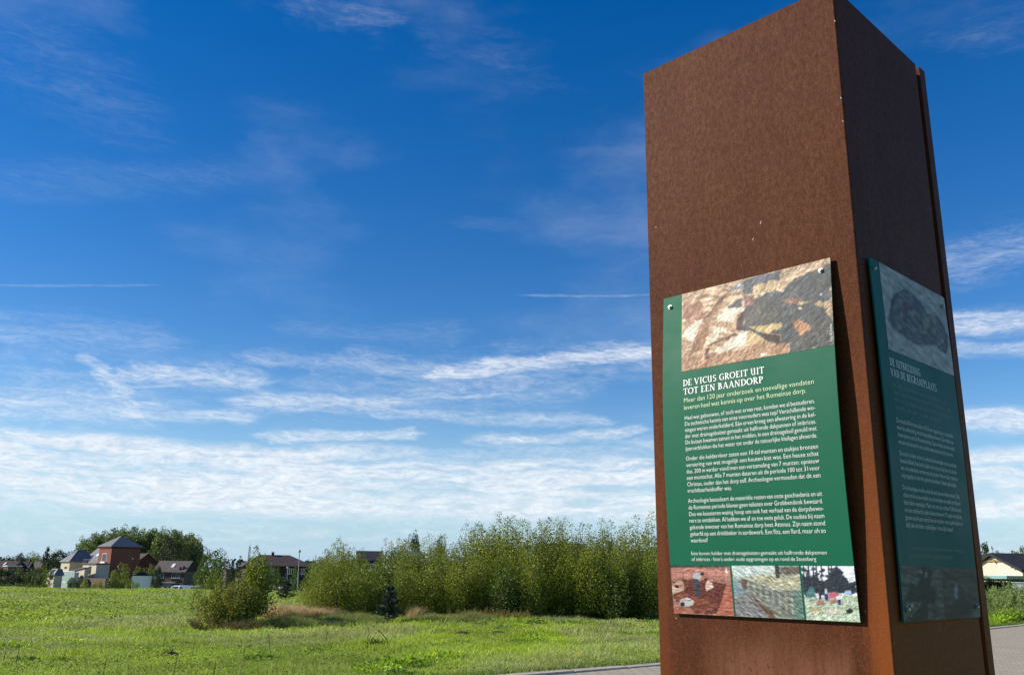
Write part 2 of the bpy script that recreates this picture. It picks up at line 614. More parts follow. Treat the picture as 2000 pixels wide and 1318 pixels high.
def corten_material():
    m = bpy.data.materials.new('weathering_steel')
    m.use_nodes = True
    t = NT(m.node_tree)
    out = t.n('ShaderNodeOutputMaterial')
    tc = t.n('ShaderNodeTexCoord')
    p = tc.outputs['Object']
    sp = t.n('ShaderNodeSeparateXYZ', ins={0: p})
    # position along the left face (0 at the front corner) and height
    w = t.m('ADD', t.m('MULTIPLY', sp.outputs[0], Lv.x), t.m('MULTIPLY', sp.outputs[1], Lv.y))
    z = sp.outputs[2]
    mp = t.n('ShaderNodeMapping', ins={'Vector': p, 'Scale': (1, 1, .55)})
    fine = t.noise(mp.outputs[0], 230.0, 3, .75)
    med = t.noise(mp.outputs[0], 85.0, 5, .72)
    big = t.noise(p, 3.2, 5, .6)
    mp2 = t.n('ShaderNodeMapping', ins={'Vector': p, 'Scale': (1, 1, .06)})
    run = t.noise(mp2.outputs[0], 26.0, 4, .6)
    mp3 = t.n('ShaderNodeMapping', ins={'Vector': p, 'Scale': (1, 1, .22)})
    mott = t.noise(mp3.outputs[0], 9.0, 6, .65)
    streak = t.noise(mp2.outputs[0], 60.0, 4, .6)
    c = t.mixc(t.ss(big, .3, .7), (0.0580, 0.0138, 0.0050), (0.0800, 0.0205, 0.0072))
    c = t.mixc(t.ss(mott, .42, .68, 0, .48), c, (0.0960, 0.0305, 0.0130))
    c = t.mixc(t.ss(mott, .46, .30, 0, .5), c, (0.0440, 0.0125, 0.0051))
    c = t.mixc(t.ss(streak, .52, .72, 0, .35), c, (0.1136, 0.0334, 0.0088))
    c = t.mixc(t.ss(med, .35, .7, 0, .7), c, (0.0454, 0.0135, 0.0060))
    c = t.mixc(t.ss(fine, .5, .75, 0, .75), c, (0.1633, 0.0582, 0.0249))
    c = t.mixc(t.ss(fine, .48, .28, 0, .6), c, (0.0298, 0.0097, 0.0050))
    # younger, more orange rust in a strip down the corner and along the foot, where water runs off beside the panel
    wob = t.m('MULTIPLY', t.m('SUBTRACT', run, .5), .10)
    edge = t.ss(t.m('ADD', w, wob), .085, .03)
    lowz = t.ss(z, 2.3, .9)
    c = t.mixc(t.m('MULTIPLY', t.m('MULTIPLY', edge, lowz), .75), c, (0.2130, 0.0554, 0.0102))
    edge2 = t.ss(t.m('ADD', w, wob), .73, .79)
    c = t.mixc(t.m('MULTIPLY', t.m('MULTIPLY', edge2, lowz), .5), c, (0.1491, 0.0383, 0.0094))
    # pale washed film under the panel, with dark pits
    foot = t.m('MULTIPLY', t.ss(t.m('ADD', z, t.m('MULTIPLY', big, .25)), 1.25, 1.08), t.m('MULTIPLY', t.ss(w, .10, .14), t.ss(w, .66, .5)))
    c = t.mixc(t.m('MULTIPLY', foot, t.ss(run, .25, .6, .25, .75)), c, (0.1775, 0.0738, 0.0412))
    pit = t.ss(t.noise(mp.outputs[0], 95.0, 2, .5), .60, .68)
    c = t.mixc(t.m('MULTIPLY', t.m('MULTIPLY', pit, foot), .85), c, (0.0710, 0.0256, 0.0170))
    rg = t.ss(med, .3, .7, .56, .70)
    b = t.n('ShaderNodeBsdfPrincipled', ins={'Base Color': c, 'Roughness': rg, 'Specular IOR Level': .17, 'Specular Tint': (1.0, .72, .52, 1)})
    bp = t.n('ShaderNodeBump', ins={'Height': t.m('ADD', fine, med), 'Strength': .55, 'Distance': .0025})
    t.set(b.inputs['Normal'], bp.outputs[0])
    t.t.links.new(b.outputs[0], out.inputs[0])
    return m


CORTEN = corten_material()
pillar = thing('pillar', 'tall square rust brown weathering steel pillar with green information panels', 'pillar', tuple(C0))


def slab(u0, u1, w0, w1, z0, z1):
    return [pil(u, w, z) for z in (z0, z1) for (u, w) in ((u0, w0), (u1, w0), (u1, w1), (u0, w1))]


TH = .008
# four sheets of steel, the right one stopping short of a return strip behind a shadow gap
MB().hexa(slab(0, TH, 0, PW, .02, PTOP)).build('steel_sheet', CORTEN, pillar, bevel=.0025)
MB().hexa(slab(TH, .690, 0, TH, .02, PTOP)).build('steel_sheet', CORTEN, pillar, bevel=.002)
MB().hexa(slab(.722, PD, -.002, .03, .02, PTOP + .003)).build('edge_strip', CORTEN, pillar, bevel=.002)
MB().hexa(slab(.684, PD - .003, .03, .036, .02, PTOP - .01)).build('recessed_strip', CORTEN, pillar)
MB().hexa(slab(PD - TH, PD, .03, PW, .02, PTOP)).build('steel_sheet', CORTEN, pillar)
MB().hexa(slab(TH, PD - TH, PW - TH, PW, .02, PTOP)).build('steel_sheet', CORTEN, pillar)
MB().hexa(slab(TH, PD - TH, .036, PW - TH, PTOP - .02, PTOP - .012)).build('cap_sheet', CORTEN, pillar)
MB().hexa(slab(-.06, PD + .06, -.06, PW + .06, .0, .02)).build('base_plate', CORTEN, pillar, bevel=.003)

# small pale nicks and scratches in the rust
MAT_NICK = pmat('bare_metal_nick', (.55, .47, .40), .5, .5)
rn = random.Random(11)
for (px, py, dx, dy) in ((1485, 438, 2, -6), (1470, 470, 2, -5), (1281, 443, 1, 2), (1630, 40, 1, 3), (1642, 190, 1, 3), (1320, 1205, 2, 3), (1690, 1192, 2, 3), (1646, 236, 1, 2)):
    def onl(px, py):
        d = Vector(ray(px, py))
        t_ = ((C0 - Vector((0, 0, EYE))).dot(-Rv)) / d.dot(-Rv)
        return Vector((0, 0, EYE)) + d * t_ - Rv * .0008
    a, b = onl(px, py), onl(px + dx, py + dy)
    sd = Lv * .0009
    MB().poly([a - sd, b - sd, b + sd, a + sd]).build('scratch', MAT_NICK, pillar)


# ---- information panels
def panel_green(name, base):
    m = bpy.data.materials.new(name)
    m.use_nodes = True
    t = NT(m.node_tree)
    out = t.n('ShaderNodeOutputMaterial')
    tc = t.n('ShaderNodeTexCoord')
    f = t.noise(tc.outputs['Object'], 160.0, 3, .6)
    g = t.noise(tc.outputs['Object'], 5.0, 4, .6)
    c = t.mixc(t.ss(g, .3, .7, 0, .3), base, tuple(v * 1.25 for v in base))
    b = t.n('ShaderNodeBsdfPrincipled', ins={'Base Color': c, 'Roughness': t.ss(g, .3, .7, .50, .60), 'Specular IOR Level': .18})
    bp = t.n('ShaderNodeBump', ins={'Height': f, 'Strength': .12, 'Distance': .001})
    t.set(b.inputs['Normal'], bp.outputs[0])
    t.t.links.new(b.outputs[0], out.inputs[0])
    return m


def print_material():
    m = bpy.data.materials.new('printed_photo')
    m.use_nodes = True
    t = NT(m.node_tree)
    out = t.n('ShaderNodeOutputMaterial')
    a = t.n('ShaderNodeAttribute', attribute_name='tint')
    b = t.n('ShaderNodeBsdfPrincipled', ins={'Base Color': a.outputs['Color'], 'Roughness': .5, 'Specular IOR Level': .2})
    t.t.links.new(b.outputs[0], out.inputs[0])
    return m


GREEN_SUN = panel_green('green_panel_print', (.001, .100, .050))
GREEN_SHADE = panel_green('green_panel_print_shaded', (.001, .090, .085))  # same green print, with the blue cast of the shade put into the colour
PRINT = print_material()
TXT_WHITE = pmat('white_lettering', (.74, .76, .73), .45, .4)
TXT_LIME = pmat('pale_lime_lettering', (.58, .72, .44), .45, .4)
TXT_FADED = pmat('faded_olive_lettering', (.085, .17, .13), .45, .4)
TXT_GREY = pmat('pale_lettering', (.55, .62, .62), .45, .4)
STEEL = pmat('bolt_steel', (.40, .40, .40), .42, .5, metal=1.0)


class Panel:
    def __init__(self, origin, xdir, ndir, w, h, base, bow, k, label):
        self.o, self.x, self.n, self.w, self.h, self.base, self.bow, self.k = origin, xdir, ndir, w, h, base, bow, k
        mb = MB()
        N = 20
        T = .005
        self.root = None
        rows = []
        for i in range(N + 1):
            y = h * i / N
            rows.append([self.p(0, y, 0), self.p(w, y, 0), self.p(w, y, -T), self.p(0, y, -T)])
        for a, b in zip(rows[:-1], rows[1:]):
            for k in range(4):
                k2 = (k + 1) % 4
                mb.poly([a[k], a[k2], b[k2], b[k]])
        mb.poly(rows[0][::-1])
        mb.poly(rows[-1])
        self.dim = label[2]
        self.obj = mb.build('information_panel', label[1], pillar, label=label[0])

    def p(self, x, y, lift):
        off = self.base + self.bow * math.sin(PI * min(max(y / self.h, 0), 1)) + lift
        return self.o + self.x * x * self.k + Vector((0, 0, y * self.k)) + self.n * off

    def pts(self, xy, lift):
        y = xy[:, 1]
        off = self.base + self.bow * np.sin(PI * np.clip(y / self.h, 0, 1)) + lift
        return np.array(self.o)[None] + np.array(self.x)[None] * xy[:, :1] * self.k + np.array([0, 0, 1.])[None] * y[:, None] * self.k + np.array(self.n)[None] * off[:, None]

    def add(self, name, xy, F, mat, lift=.0012, col=None):
        V = self.pts(np.asarray(xy, float), lift) - np.array(C0)[None]
        me = mesh_np(name, V, F, mat, col=col)
        return link(name, me, self.obj)

    def photo(self, x0, x1, y0, y1, img, name='printed_photo', lift=.0008):
        """img (rows top to bottom, cols, 3) sRGB -> coloured grid"""
        h, w, _ = img.shape
        gx, gy = np.meshgrid(np.linspace(x0, x1, w), np.linspace(y1, y0, h))
        i = np.arange(h * w).reshape(h, w)
        F = np.stack([i[1:, :-1], i[1:, 1:], i[:-1, 1:], i[:-1, :-1]], -1).reshape(-1, 4)
        lin = np.where(img <= .04045, img / 12.92, ((np.clip(img, 0, 1) + .055) / 1.055) ** 2.4)
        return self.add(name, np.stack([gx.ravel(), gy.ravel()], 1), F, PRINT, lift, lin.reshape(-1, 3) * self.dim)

    def bolt(self, x, y, r=.0062):
        a = self.p(x, y, .0005)
        mb = MB()
        n = 10
        rings = [(r * 1.35, .0), (r * 1.35, .0025), (r, .0026), (r, .007), (r * .7, .0095)]
        up = Vector((0, 0, 1))
        vs = []
        for rr, hh in rings:
            vs.append([a + self.n * hh + (self.x * math.cos(2 * PI * k / n) + up * math.sin(2 * PI * k / n)) * rr for k in range(n)])
        for A, B in zip(vs[:-1], vs[1:]):
            for k in range(n):
                mb.poly([A[k], A[(k + 1) % n], B[(k + 1) % n], B[k]])
        mb.poly(vs[-1])
        off = self.obj
        mb.build('bolt', STEEL, off)


# ---- lettering
_glyph = {}


def text_mesh(s, spacing=1.0):
    key = (s, spacing)
    if key in _glyph:
        return _glyph[key]
    cu = bpy.data.curves.new('lettering', 'FONT')
    cu.body = s
    cu.size = 1.0
    cu.resolution_u = 2
    cu.space_character = spacing
    cu.offset = -.006
    ob = bpy.data.objects.new('lettering', cu)
    COL.objects.link(ob)
    me = bpy.data.meshes.new_from_object(ob)
    me.calc_loop_triangles()
    V = np.zeros(len(me.vertices) * 3, np.float32)
    me.vertices.foreach_get('co', V)
    F = np.zeros(len(me.loop_triangles) * 3, np.int32)
    me.loop_triangles.foreach_get('vertices', F)
    bpy.data.objects.remove(ob)
    bpy.data.curves.remove(cu)
    bpy.data.meshes.remove(me)
    V = V.reshape(-1, 3)[:, :2].astype(float)
    F = F.reshape(-1, 3)
    # consistent facing
    a, b, c = V[F[:, 0]], V[F[:, 1]], V[F[:, 2]]
    cr = (b[:, 0] - a[:, 0]) * (c[:, 1] - a[:, 1]) - (b[:, 1] - a[:, 1]) * (c[:, 0] - a[:, 0])
    F[cr < 0] = F[cr < 0][:, ::-1]
    _glyph[key] = (V, F)
    return _glyph[key]


CAPH = None


def line_xy(s, x0, x1, y, cap, justify):
    """lay words between x0 and x1 on baseline y with capital height cap"""
    global CAPH
    if CAPH is None:
        CAPH = text_mesh('H')[0][:, 1].max()
    sc = cap / CAPH
    words = s.split(' ')
    ms = [text_mesh(w_) for w_ in words]
    wd = [m_[0][:, 0].max() for m_ in ms]
    space = .26
    nat = sum(wd) + space * (len(words) - 1)
    if justify:
        sx = min((x1 - x0) / (nat * sc), 1.15) * sc
        gap = ((x1 - x0) - sum(wd) * sx) / max(1, len(words) - 1)
        if gap > .5 * sx * 2:
            gap = space * sx
    else:
        sx = sc * justify_free
        gap = space * sx
    Vs, Fs, b, x = [], [], 0, x0
    for (V, F), w_ in zip(ms, wd):
        Vs.append(np.stack([V[:, 0] * sx + x, V[:, 1] * sc + y], 1))
        Fs.append(F + b)
        b += len(V)
        x += w_ * sx + gap
    return np.concatenate(Vs), np.concatenate(Fs)


justify_free = .78


def block(panel, name, lines, cap, mat):
    Vs, Fs, b = [], [], 0
    for (s, x0, x1, y) in lines:
        V, F = line_xy(s, x0, x1, y, cap, True)
        Vs.append(V)
        Fs.append(F + b)
        b += len(V)
    return panel.add(name, np.concatenate(Vs), np.concatenate(Fs), mat)


# heading alphabet: roman capitals with modelled thick and thin strokes and serifs, drawn as stroke lists
def arc(cx, cy, rx, ry, a0, a1, n=12):
    return [(cx + rx * math.cos(R(a0 + (a1 - a0) * i / n)), cy + ry * math.sin(R(a0 + (a1 - a0) * i / n))) for i in range(n + 1)]


K, T_ = .15, .075     # thick and thin stroke
HEAD = {
    'D': (.72, [([(.16, 0), (.16, 1)], K), (arc(.2, .5, .48, .47, -90, 90), 'v'), ([(.02, .03), (.22, .03)], T_), ([(.02, .97), (.22, .97)], T_)]),
    'E': (.56, [([(.16, 0), (.16, 1)], K), ([(.02, .96), (.5, .96)], T_), ([(.14, .52), (.42, .54)], T_), ([(.02, .04), (.54, .04)], T_), ([(.5, .96), (.5, .84)], T_), ([(.53, .04), (.55, .18)], T_)]),
    'V': (.76, [([(.08, 1), (.38, 0)], K), ([(.38, 0), (.66, 1)], T_), ([(0, .97), (.2, .97)], T_), ([(.56, .97), (.76, .97)], T_)]),
    'I': (.34, [([(.17, 0), (.17, 1)], K), ([(.05, .03), (.29, .03)], T_), ([(.05, .97), (.29, .97)], T_)]),
    'C': (.66, [(arc(.42, .5, .34, .47, 50, 310), 'v'), ([(.62, .86), (.62, .72)], T_)]),
    'U': (.72, [([(.14, 1), (.14, .35)], K), (arc(.34, .35, .2, .32, 180, 300, 8), T_ * 1.3), ([(.54, 1), (.56, 0)], K), ([(.02, .97), (.2, .97)], T_), ([(.42, .97), (.6, .97)], T_)]),
    'S': (.54, [(arc(.28, .74, .2, .22, 40, 250, 8) + arc(.26, .26, .22, .23, 80, -140, 8), .115)]),
    'G': (.72, [(arc(.42, .5, .34, .47, 50, 310), 'v'), ([(.63, .12), (.63, .48)], K * .85), ([(.48, .48), (.68, .48)], T_)]),
    'R': (.68, [([(.16, 0), (.16, 1)], K), (arc(.2, .74, .3, .23, -90, 90, 8), 'v'), ([(.28, .5), (.62, 0)], K), ([(.04, .03), (.27, .03)], T_), ([(.02, .97), (.22, .97)], T_)]),
    'O': (.80, [(arc(.4, .5, .35, .47, 0, 360, 18), 'v')]),
    'T': (.62, [([(.31, 0), (.31, 1)], K), ([(0, .95), (.62, .97)], T_ * 1.2), ([(.02, .96), (.0, .82)], T_), ([(.6, .96), (.62, .84)], T_), ([(.19, .03), (.43, .03)], T_)]),
    'B': (.62, [([(.16, 0), (.16, 1)], K), (arc(.2, .75, .24, .22, -90, 90, 8), 'v'), (arc(.2, .28, .32, .25, -90, 90, 8), 'v'), ([(.02, .03), (.22, .03)], T_), ([(.02, .97), (.22, .97)], T_)]),
    'A': (.74, [([(.1, 0), (.38, 1)], T_), ([(.38, 1), (.66, 0)], K), ([(.2, .34), (.54, .34)], T_), ([(.0, .03), (.2, .03)], T_), ([(.54, .03), (.76, .03)], T_)]),
    'N': (.80, [([(.14, 0), (.14, 1)], T_), ([(.14, 1), (.66, 0)], K), ([(.66, 0), (.66, 1)], T_), ([(.02, .03), (.26, .03)], T_), ([(.54, .97), (.78, .97)], T_)]),
    'P': (.60, [([(.16, 0), (.16, 1)], K), (arc(.2, .72, .32, .25, -90, 90, 8), 'v'), ([(.04, .03), (.28, .03)], T_), ([(.02, .97), (.22, .97)], T_)]),
    'F': (.54, [([(.16, 0), (.16, 1)], K), ([(.02, .96), (.5, .96)], T_), ([(.14, .52), (.42, .54)], T_), ([(.5, .96), (.5, .84)], T_), ([(.04, .03), (.28, .03)], T_)]),
    'L': (.54, [([(.16, 0), (.16, 1)], K), ([(.02, .04), (.52, .04)], T_), ([(.51, .04), (.53, .2)], T_), ([(.04, .97), (.28, .97)], T_)]),
}


def heading(panel, lines, cap, mat):
    V, F = [], []
    for (s, x0, x1, y) in lines:
        tot = sum(.34 if c == ' ' else HEAD[c][0] + .09 for c in s)
        sx = (x1 - x0) / tot
        x = x0
        for ch in s:
            if ch == ' ':
                x += .34 * sx
                continue
            wd, st = HEAD[ch]
            for pts, wt in st:
                for (a, b) in zip(pts[:-1], pts[1:]):
                    dx, dy = b[0] - a[0], b[1] - a[1]
                    l = math.hypot(dx, dy) or 1
                    nx, ny = -dy / l, dx / l
                    if wt == 'v':
                        # thick where the stroke runs upright
                        hw = (T_ + (K * 1.05 - T_) * abs(dy / l) ** 1.5) / 2
                    else:
                        hw = wt / 2
                    ex = dx / l * hw * .3
                    ey = dy / l * hw * .3
                    bb = len(V)
                    q = [(a[0] - nx * hw - ex, a[1] - ny * hw - ey), (b[0] - nx * hw + ex, b[1] - ny * hw + ey), (b[0] + nx * hw + ex, b[1] + ny * hw + ey), (a[0] + nx * hw - ex, a[1] + ny * hw - ey)]
                    V += [(x + u * sx, y + v * cap, ) for u, v in q]
                    F.append((bb, bb + 1, bb + 2, bb + 3))
            x += (wd + .09) * sx
    V = np.array(V)
    o = panel.add('heading_lettering', V, np.array(F), mat, .0012)
    # overlapping strokes: lift each by a hair so no two share a plane
    me = o.data
    nv = np.array(panel.n)
    co = np.zeros(len(me.vertices) * 3, np.float32)
    me.vertices.foreach_get('co', co)
    co = co.reshape(-1, 3)
    lift = np.repeat((np.arange(len(F)) % 40) * .00001, 4)
    co += nv[None] * lift[:, None]
    me.vertices.foreach_set('co', co.ravel().astype(np.float32))
    me.update()


# ---- printed pictures, painted as coloured grids
class Paint:
    def __init__(self, w, h, quad, base, seed, rough=.10, sc=30):
        self.w, self.h = w, h
        self.s, self.t = np.meshgrid((np.arange(w) + .5) / w, (np.arange(h) + .5) / h)
        q = np.array(quad, float)   # TL TR BR BL in source pixels
        s, t = self.s[..., None], self.t[..., None]
        self.P = (q[0] * (1 - s) + q[1] * s) * (1 - t) + (q[3] * (1 - s) + q[2] * s) * t
        self.seed = seed
        self.k = np.linalg.norm(q[1] - q[0])
        self.img = np.zeros((h, w, 3)) + np.array(base) / 255
        self.speck(rough, sc)

    ang = .3

    def tex(self, sc, o=5):
        # streaky ground texture, shaded like low relief
        a = self.ang
        t = self.t * self.h / self.w
        u = self.s * math.cos(a) + t * math.sin(a)
        v = -self.s * math.sin(a) + t * math.cos(a)
        w1 = fbm(u * sc * .3, v * sc * .3, self.seed + 40, 3) - .5
        f = lambda d: fbm((u + d) * sc * .55 + w1 * 1.6, (v + d) * sc * 1.25 + w1 * 1.6, self.seed, o)
        h = f(0)
        return (h - .5) * .55 + (h - f(.9 / sc * .35)) * 1.3

    def speck(self, amt, sc, mask=None, st=1.0):
        n = self.tex(sc * st)
        self.seed += 5
        d = (n * amt * 3)[..., None]
        self.img = self.img + (d if mask is None else d * mask[..., None])

    def wob(self, amp):
        f = 20.0 / self.k
        n1 = fbm(self.P[..., 0] * f * 2, self.P[..., 1] * f * 2, self.seed + 3, 5) - .5
        n2 = fbm(self.P[..., 0] * f * 2, self.P[..., 1] * f * 2, self.seed + 9, 4) - .5
        out = self.P + np.stack([n1, n2], -1) * amp * 2
        if amp > 7:
            f *= .3
            n1 = fbm(self.P[..., 0] * f * 2, self.P[..., 1] * f * 2, self.seed + 23, 3) - .5
            n2 = fbm(self.P[..., 0] * f * 2, self.P[..., 1] * f * 2, self.seed + 29, 3) - .5
            out = out + np.stack([n1, n2], -1) * amp * 3.2
        return out

    def inside(self, pts, amp):
        P = self.wob(amp)
        x, y = P[..., 0], P[..., 1]
        ins = np.zeros(x.shape, bool)
        n = len(pts)
        for i in range(n):
            x0, y0 = pts[i]
            x1, y1 = pts[(i + 1) % n]
            c = ((y0 > y) != (y1 > y)) & (x < (x1 - x0) * (y - y0) / ((y1 - y0) or 1e-9) + x0)
            ins ^= c
        return ins

    def poly(self, pts, col, amp=14, rough=.06, sc=30, op=1.0):
        if amp > 7:
            amp = amp * 1.15
            rough = rough * 1.5
            sc = sc * 1.8
        m = self.inside(pts, amp).astype(float) * op
        if amp > 7:
            q = np.pad(m, 1, mode='edge')
            m = (q[1:-1, 1:-1] * 2 + q[:-2, 1:-1] + q[2:, 1:-1] + q[1:-1, :-2] + q[1:-1, 2:]) / 6
        self.seed += 1
        n = self.tex(sc)
        c = np.array(col) / 255 + (n * rough * 3)[..., None]
        self.img = self.img * (1 - m[..., None]) + c * m[..., None]
        return m

    def ell(self, cx, cy, rx, ry, col, amp=3, rough=.05):
        self.poly(arc(cx, cy, rx, ry, 0, 360, 20), col, amp, rough)

    def line(self, a, b, wd, col):
        a, b = np.array(a, float), np.array(b, float)
        d = (b - a) / np.linalg.norm(b - a)
        n = np.array([-d[1], d[0]]) * wd / 2
        self.poly([a + n, b + n, b - n, a - n], col, 1, .02)

    def done(self, spread=3.0):
        # scatter and soften, so that edges break up like a printed photograph
        g = np.random.default_rng(self.seed)
        h, w = self.h, self.w
        yy, xx = np.mgrid[0:h, 0:w]
        acc = np.zeros_like(self.img)
        for k in range(3):
            dy = np.round(g.normal(size=(h, w)) * spread * .5).astype(int)
            dx = np.round(g.normal(size=(h, w)) * spread * .5).astype(int)
            acc += self.img[np.clip(yy + dy, 0, h - 1), np.clip(xx + dx, 0, w - 1)]
        im = self.img * .35 + acc / 3 * .65
        self.seed += 3
        lum = self.tex(w * .16)[..., None] * .34 + self.tex(14)[..., None] * .30
        im = im * (1 + lum)
        q = np.pad(im, ((1, 1), (1, 1), (0, 0)), mode='edge')
        im = (q[1:-1, 1:-1] * 3 + q[:-2, 1:-1] + q[2:, 1:-1] + q[1:-1, :-2] + q[1:-1, 2:]) / 7
        gr = im.mean(-1, keepdims=True)
        return np.clip(gr + (im - gr) * .86, 0, 1)


def pic_aerial():
    p = Paint(380, 220, [(65, 435), (1742, 22), (1802, 995), (90, 1293)], (192, 158, 124), 1, .16, 34)
    p.ang = -.55
    p.poly([(65, 520), (330, 560), (400, 640), (330, 730), (80, 780)], (160, 112, 88), 40, .12, 60)
    p.poly([(80, 1150), (420, 1080), (900, 1010), (1400, 940), (1340, 1080), (90, 1300)], (178, 134, 100), 30, .12, 60)
    p.poly([(1210, 170), (1480, 80), (1742, 25), (1742, 120), (1510, 130), (1380, 210), (1240, 280)], (172, 146, 116), 20, .16, 70)
    for q in ([(510, 720), (600, 560), (860, 590), (760, 640), (700, 740)], [(410, 990), (500, 800), (660, 790), (640, 850)], [(450, 1080), (760, 860), (880, 850), (840, 960), (600, 1060)], [(100, 900), (250, 740), (340, 720), (200, 1000)]):
        p.poly(q, (226, 214, 192), 26, .07, 40)
    p.poly([(170, 1120), (360, 720), (540, 450), (610, 440), (450, 720), (350, 1050)], (150, 106, 72), 14, .10, 70)
    p.poly([(340, 740), (540, 460), (600, 440), (420, 690)], (104, 78, 64), 26, .12, 80)
    p.poly([(480, 730), (730, 740), (740, 790), (500, 790)], (190, 150, 115), 16, .10, 60)
    p.poly([(400, 1010), (740, 850), (770, 872), (440, 1020)], (120, 82, 62), 16, .10, 60)
    p.poly([(400, 1030), (440, 1020), (450, 1130), (400, 1140)], (84, 62, 56), 20, .1, 60)
    D = (78, 81, 84)
    p.poly([(830, 620), (860, 560), (960, 480), (1040, 430), (1240, 390), (1500, 180), (1742, 110), (1802, 995), (1340, 1075), (1370, 955), (1200, 975), (1040, 900), (960, 840), (830, 830)], D, 16, .05, 50)
    p.poly([(790, 290), (960, 220), (1210, 160), (1230, 260), (950, 320), (930, 430), (830, 440)], (80, 86, 93), 12, .05, 50)
    p.poly([(635, 585), (750, 490), (810, 460), (815, 570)], D, 12, .05, 50)
    p.poly([(735, 740), (775, 630), (835, 620), (835, 830), (745, 830)], (68, 50, 48), 16, .10, 70)
    p.poly([(870, 640), (990, 510), (1080, 520), (1060, 600), (930, 780), (840, 800)], (92, 90, 80), 10, .05, 50)
    p.poly([(960, 760), (1090, 570), (1270, 560), (1240, 740)], (86, 86, 78), 14, .05, 50)
    p.poly([(1400, 900), (1560, 700), (1760, 690), (1790, 960), (1400, 1010)], (82, 80, 76), 20, .06, 50)
    p.poly([(935, 330), (1130, 280), (1240, 300), (1160, 400), (930, 435)], (192, 166, 124), 18, .12, 60)
    p.poly([(885, 790), (1240, 758), (1262, 800), (1110, 862), (940, 840)], (196, 168, 112), 14, .07, 50)
    p.poly([(1372, 740), (1450, 720), (1575, 825), (1430, 885)], (184, 128, 88), 14, .09, 50)
    p.poly([(1420, 510), (1565, 510), (1440, 565)], (188, 168, 112), 8, .06, 50)
    p.poly([(1590, 540), (1770, 470), (1785, 700), (1700, 650)], (166, 140, 104), 26, .14, 60)
    p.poly([(815, 450), (960, 440), (950, 530), (830, 550)], (132, 92, 82), 22, .16, 70)
    p.poly([(1285, 470), (1420, 470), (1440, 545), (1310, 515)], (144, 102, 84), 18, .14, 70)
    p.poly([(665, 345), (820, 305), (825, 370), (655, 405)], (128, 128, 122), 5, .05)
    p.poly([(725, 305), (775, 290), (782, 330), (735, 335)], (175, 185, 200), 3, .03)
    p.line((665, 392), (820, 368), 9, (205, 185, 175))
    p.poly([(755, 430), (800, 420), (800, 455), (755, 460)], (225, 215, 190), 3, .03)
    p.poly([(1040, 850), (1260, 880), (1255, 955), (1200, 970), (1040, 905)], (70, 46, 40), 6, .05)
    p.line((1030, 850), (1255, 885), 8, (200, 170, 140))
    p.line((1245, 885), (1250, 945), 8, (200, 160, 130))
    p.line((1375, 415), (1470, 505), 10, (170, 130, 122))
    p.line((832, 640), (835, 820), 6, (140, 120, 118))
    p.ell(1445, 590, 20, 14, (220, 210, 190))
    p.ell(1660, 440, 12, 14, (230, 225, 220))
    p.poly([(860, 850), (1030, 900), (1040, 960), (880, 990)], (206, 172, 122), 12, .08, 50)
    p.poly([(1030, 1080), (1110, 1070), (1100, 1105), (1040, 1115)], (228, 220, 210), 6, .03)
    p.speck(.10, 110)
    p.speck(.05, 16)
    return p.done(2.6)


def pic_dig():
    p = Paint(150, 134, [(75, 65), (630, 75), (655, 562), (100, 540)], (160, 108, 95), 31, .07, 18)
    p.ang = .2
    p.poly([(60, 60), (640, 60), (640, 90), (60, 92)], (62, 62, 52), 4, .08)
    p.poly([(80, 100), (380, 95), (640, 130), (640, 200), (300, 190), (90, 190)], (186, 122, 106), 10, .08)
    p.poly([(100, 225), (250, 205), (600, 255), (560, 420), (500, 545), (280, 530), (290, 440), (210, 370), (95, 380)], (104, 50, 40), 8, .08)
    p.poly([(90, 380), (210, 300), (240, 360), (420, 390), (480, 480), (380, 530), (300, 520)], (126, 66, 48), 14, .08)
    p.poly([(85, 265), (215, 300), (215, 310), (90, 356)], (196, 162, 142), 3, .05)
    p.poly([(85, 260), (180, 205), (220, 296)], (186, 140, 120), 3, .05)
    p.poly([(115, 262), (150, 262), (152, 292), (118, 290)], (40, 34, 34), 2, .03)
    p.poly([(590, 262), (650, 250), (660, 565), (505, 550)], (176, 98, 78), 6, .06)
    p.poly([(290, 205), (345, 205), (352, 260), (360, 375), (312, 368)], (58, 60, 76), 2, .04)
    p.poly([(292, 200), (288, 165), (320, 140), (375, 150), (368, 195), (340, 208)], (176, 180, 190), 2, .04)
    p.line((345, 225), (372, 180), 14, (190, 140, 120))
    p.ell(380, 155, 20, 17, (66, 44, 40))
    p.poly([(402, 268), (420, 215), (465, 240), (480, 290), (440, 305), (410, 325)], (218, 186, 166), 3, .05)
    p.ell(408, 212, 15, 16, (80, 48, 40))
    p.ell(225, 430, 70, 44, (182, 176, 172), 4, .06)
    p.ell(186, 450, 22, 22, (36, 36, 38), 3)
    p.poly([(100, 480), (160, 470), (300, 520), (290, 545), (100, 540)], (170, 100, 84), 6, .06)
    p.line((198, 135), (212, 330), 5, (96, 50, 42))
    p.line((480, 205), (482, 320), 5, (96, 60, 46))
    p.line((420, 125), (424, 200), 4, (110, 60, 46))
    p.poly([(584, 135), (598, 92), (608, 150)], (228, 226, 230), 2, .03)
    p.line((595, 150), (592, 230), 5, (220, 190, 180))
    p.speck(.07, 40)
    return p.done(1.6)


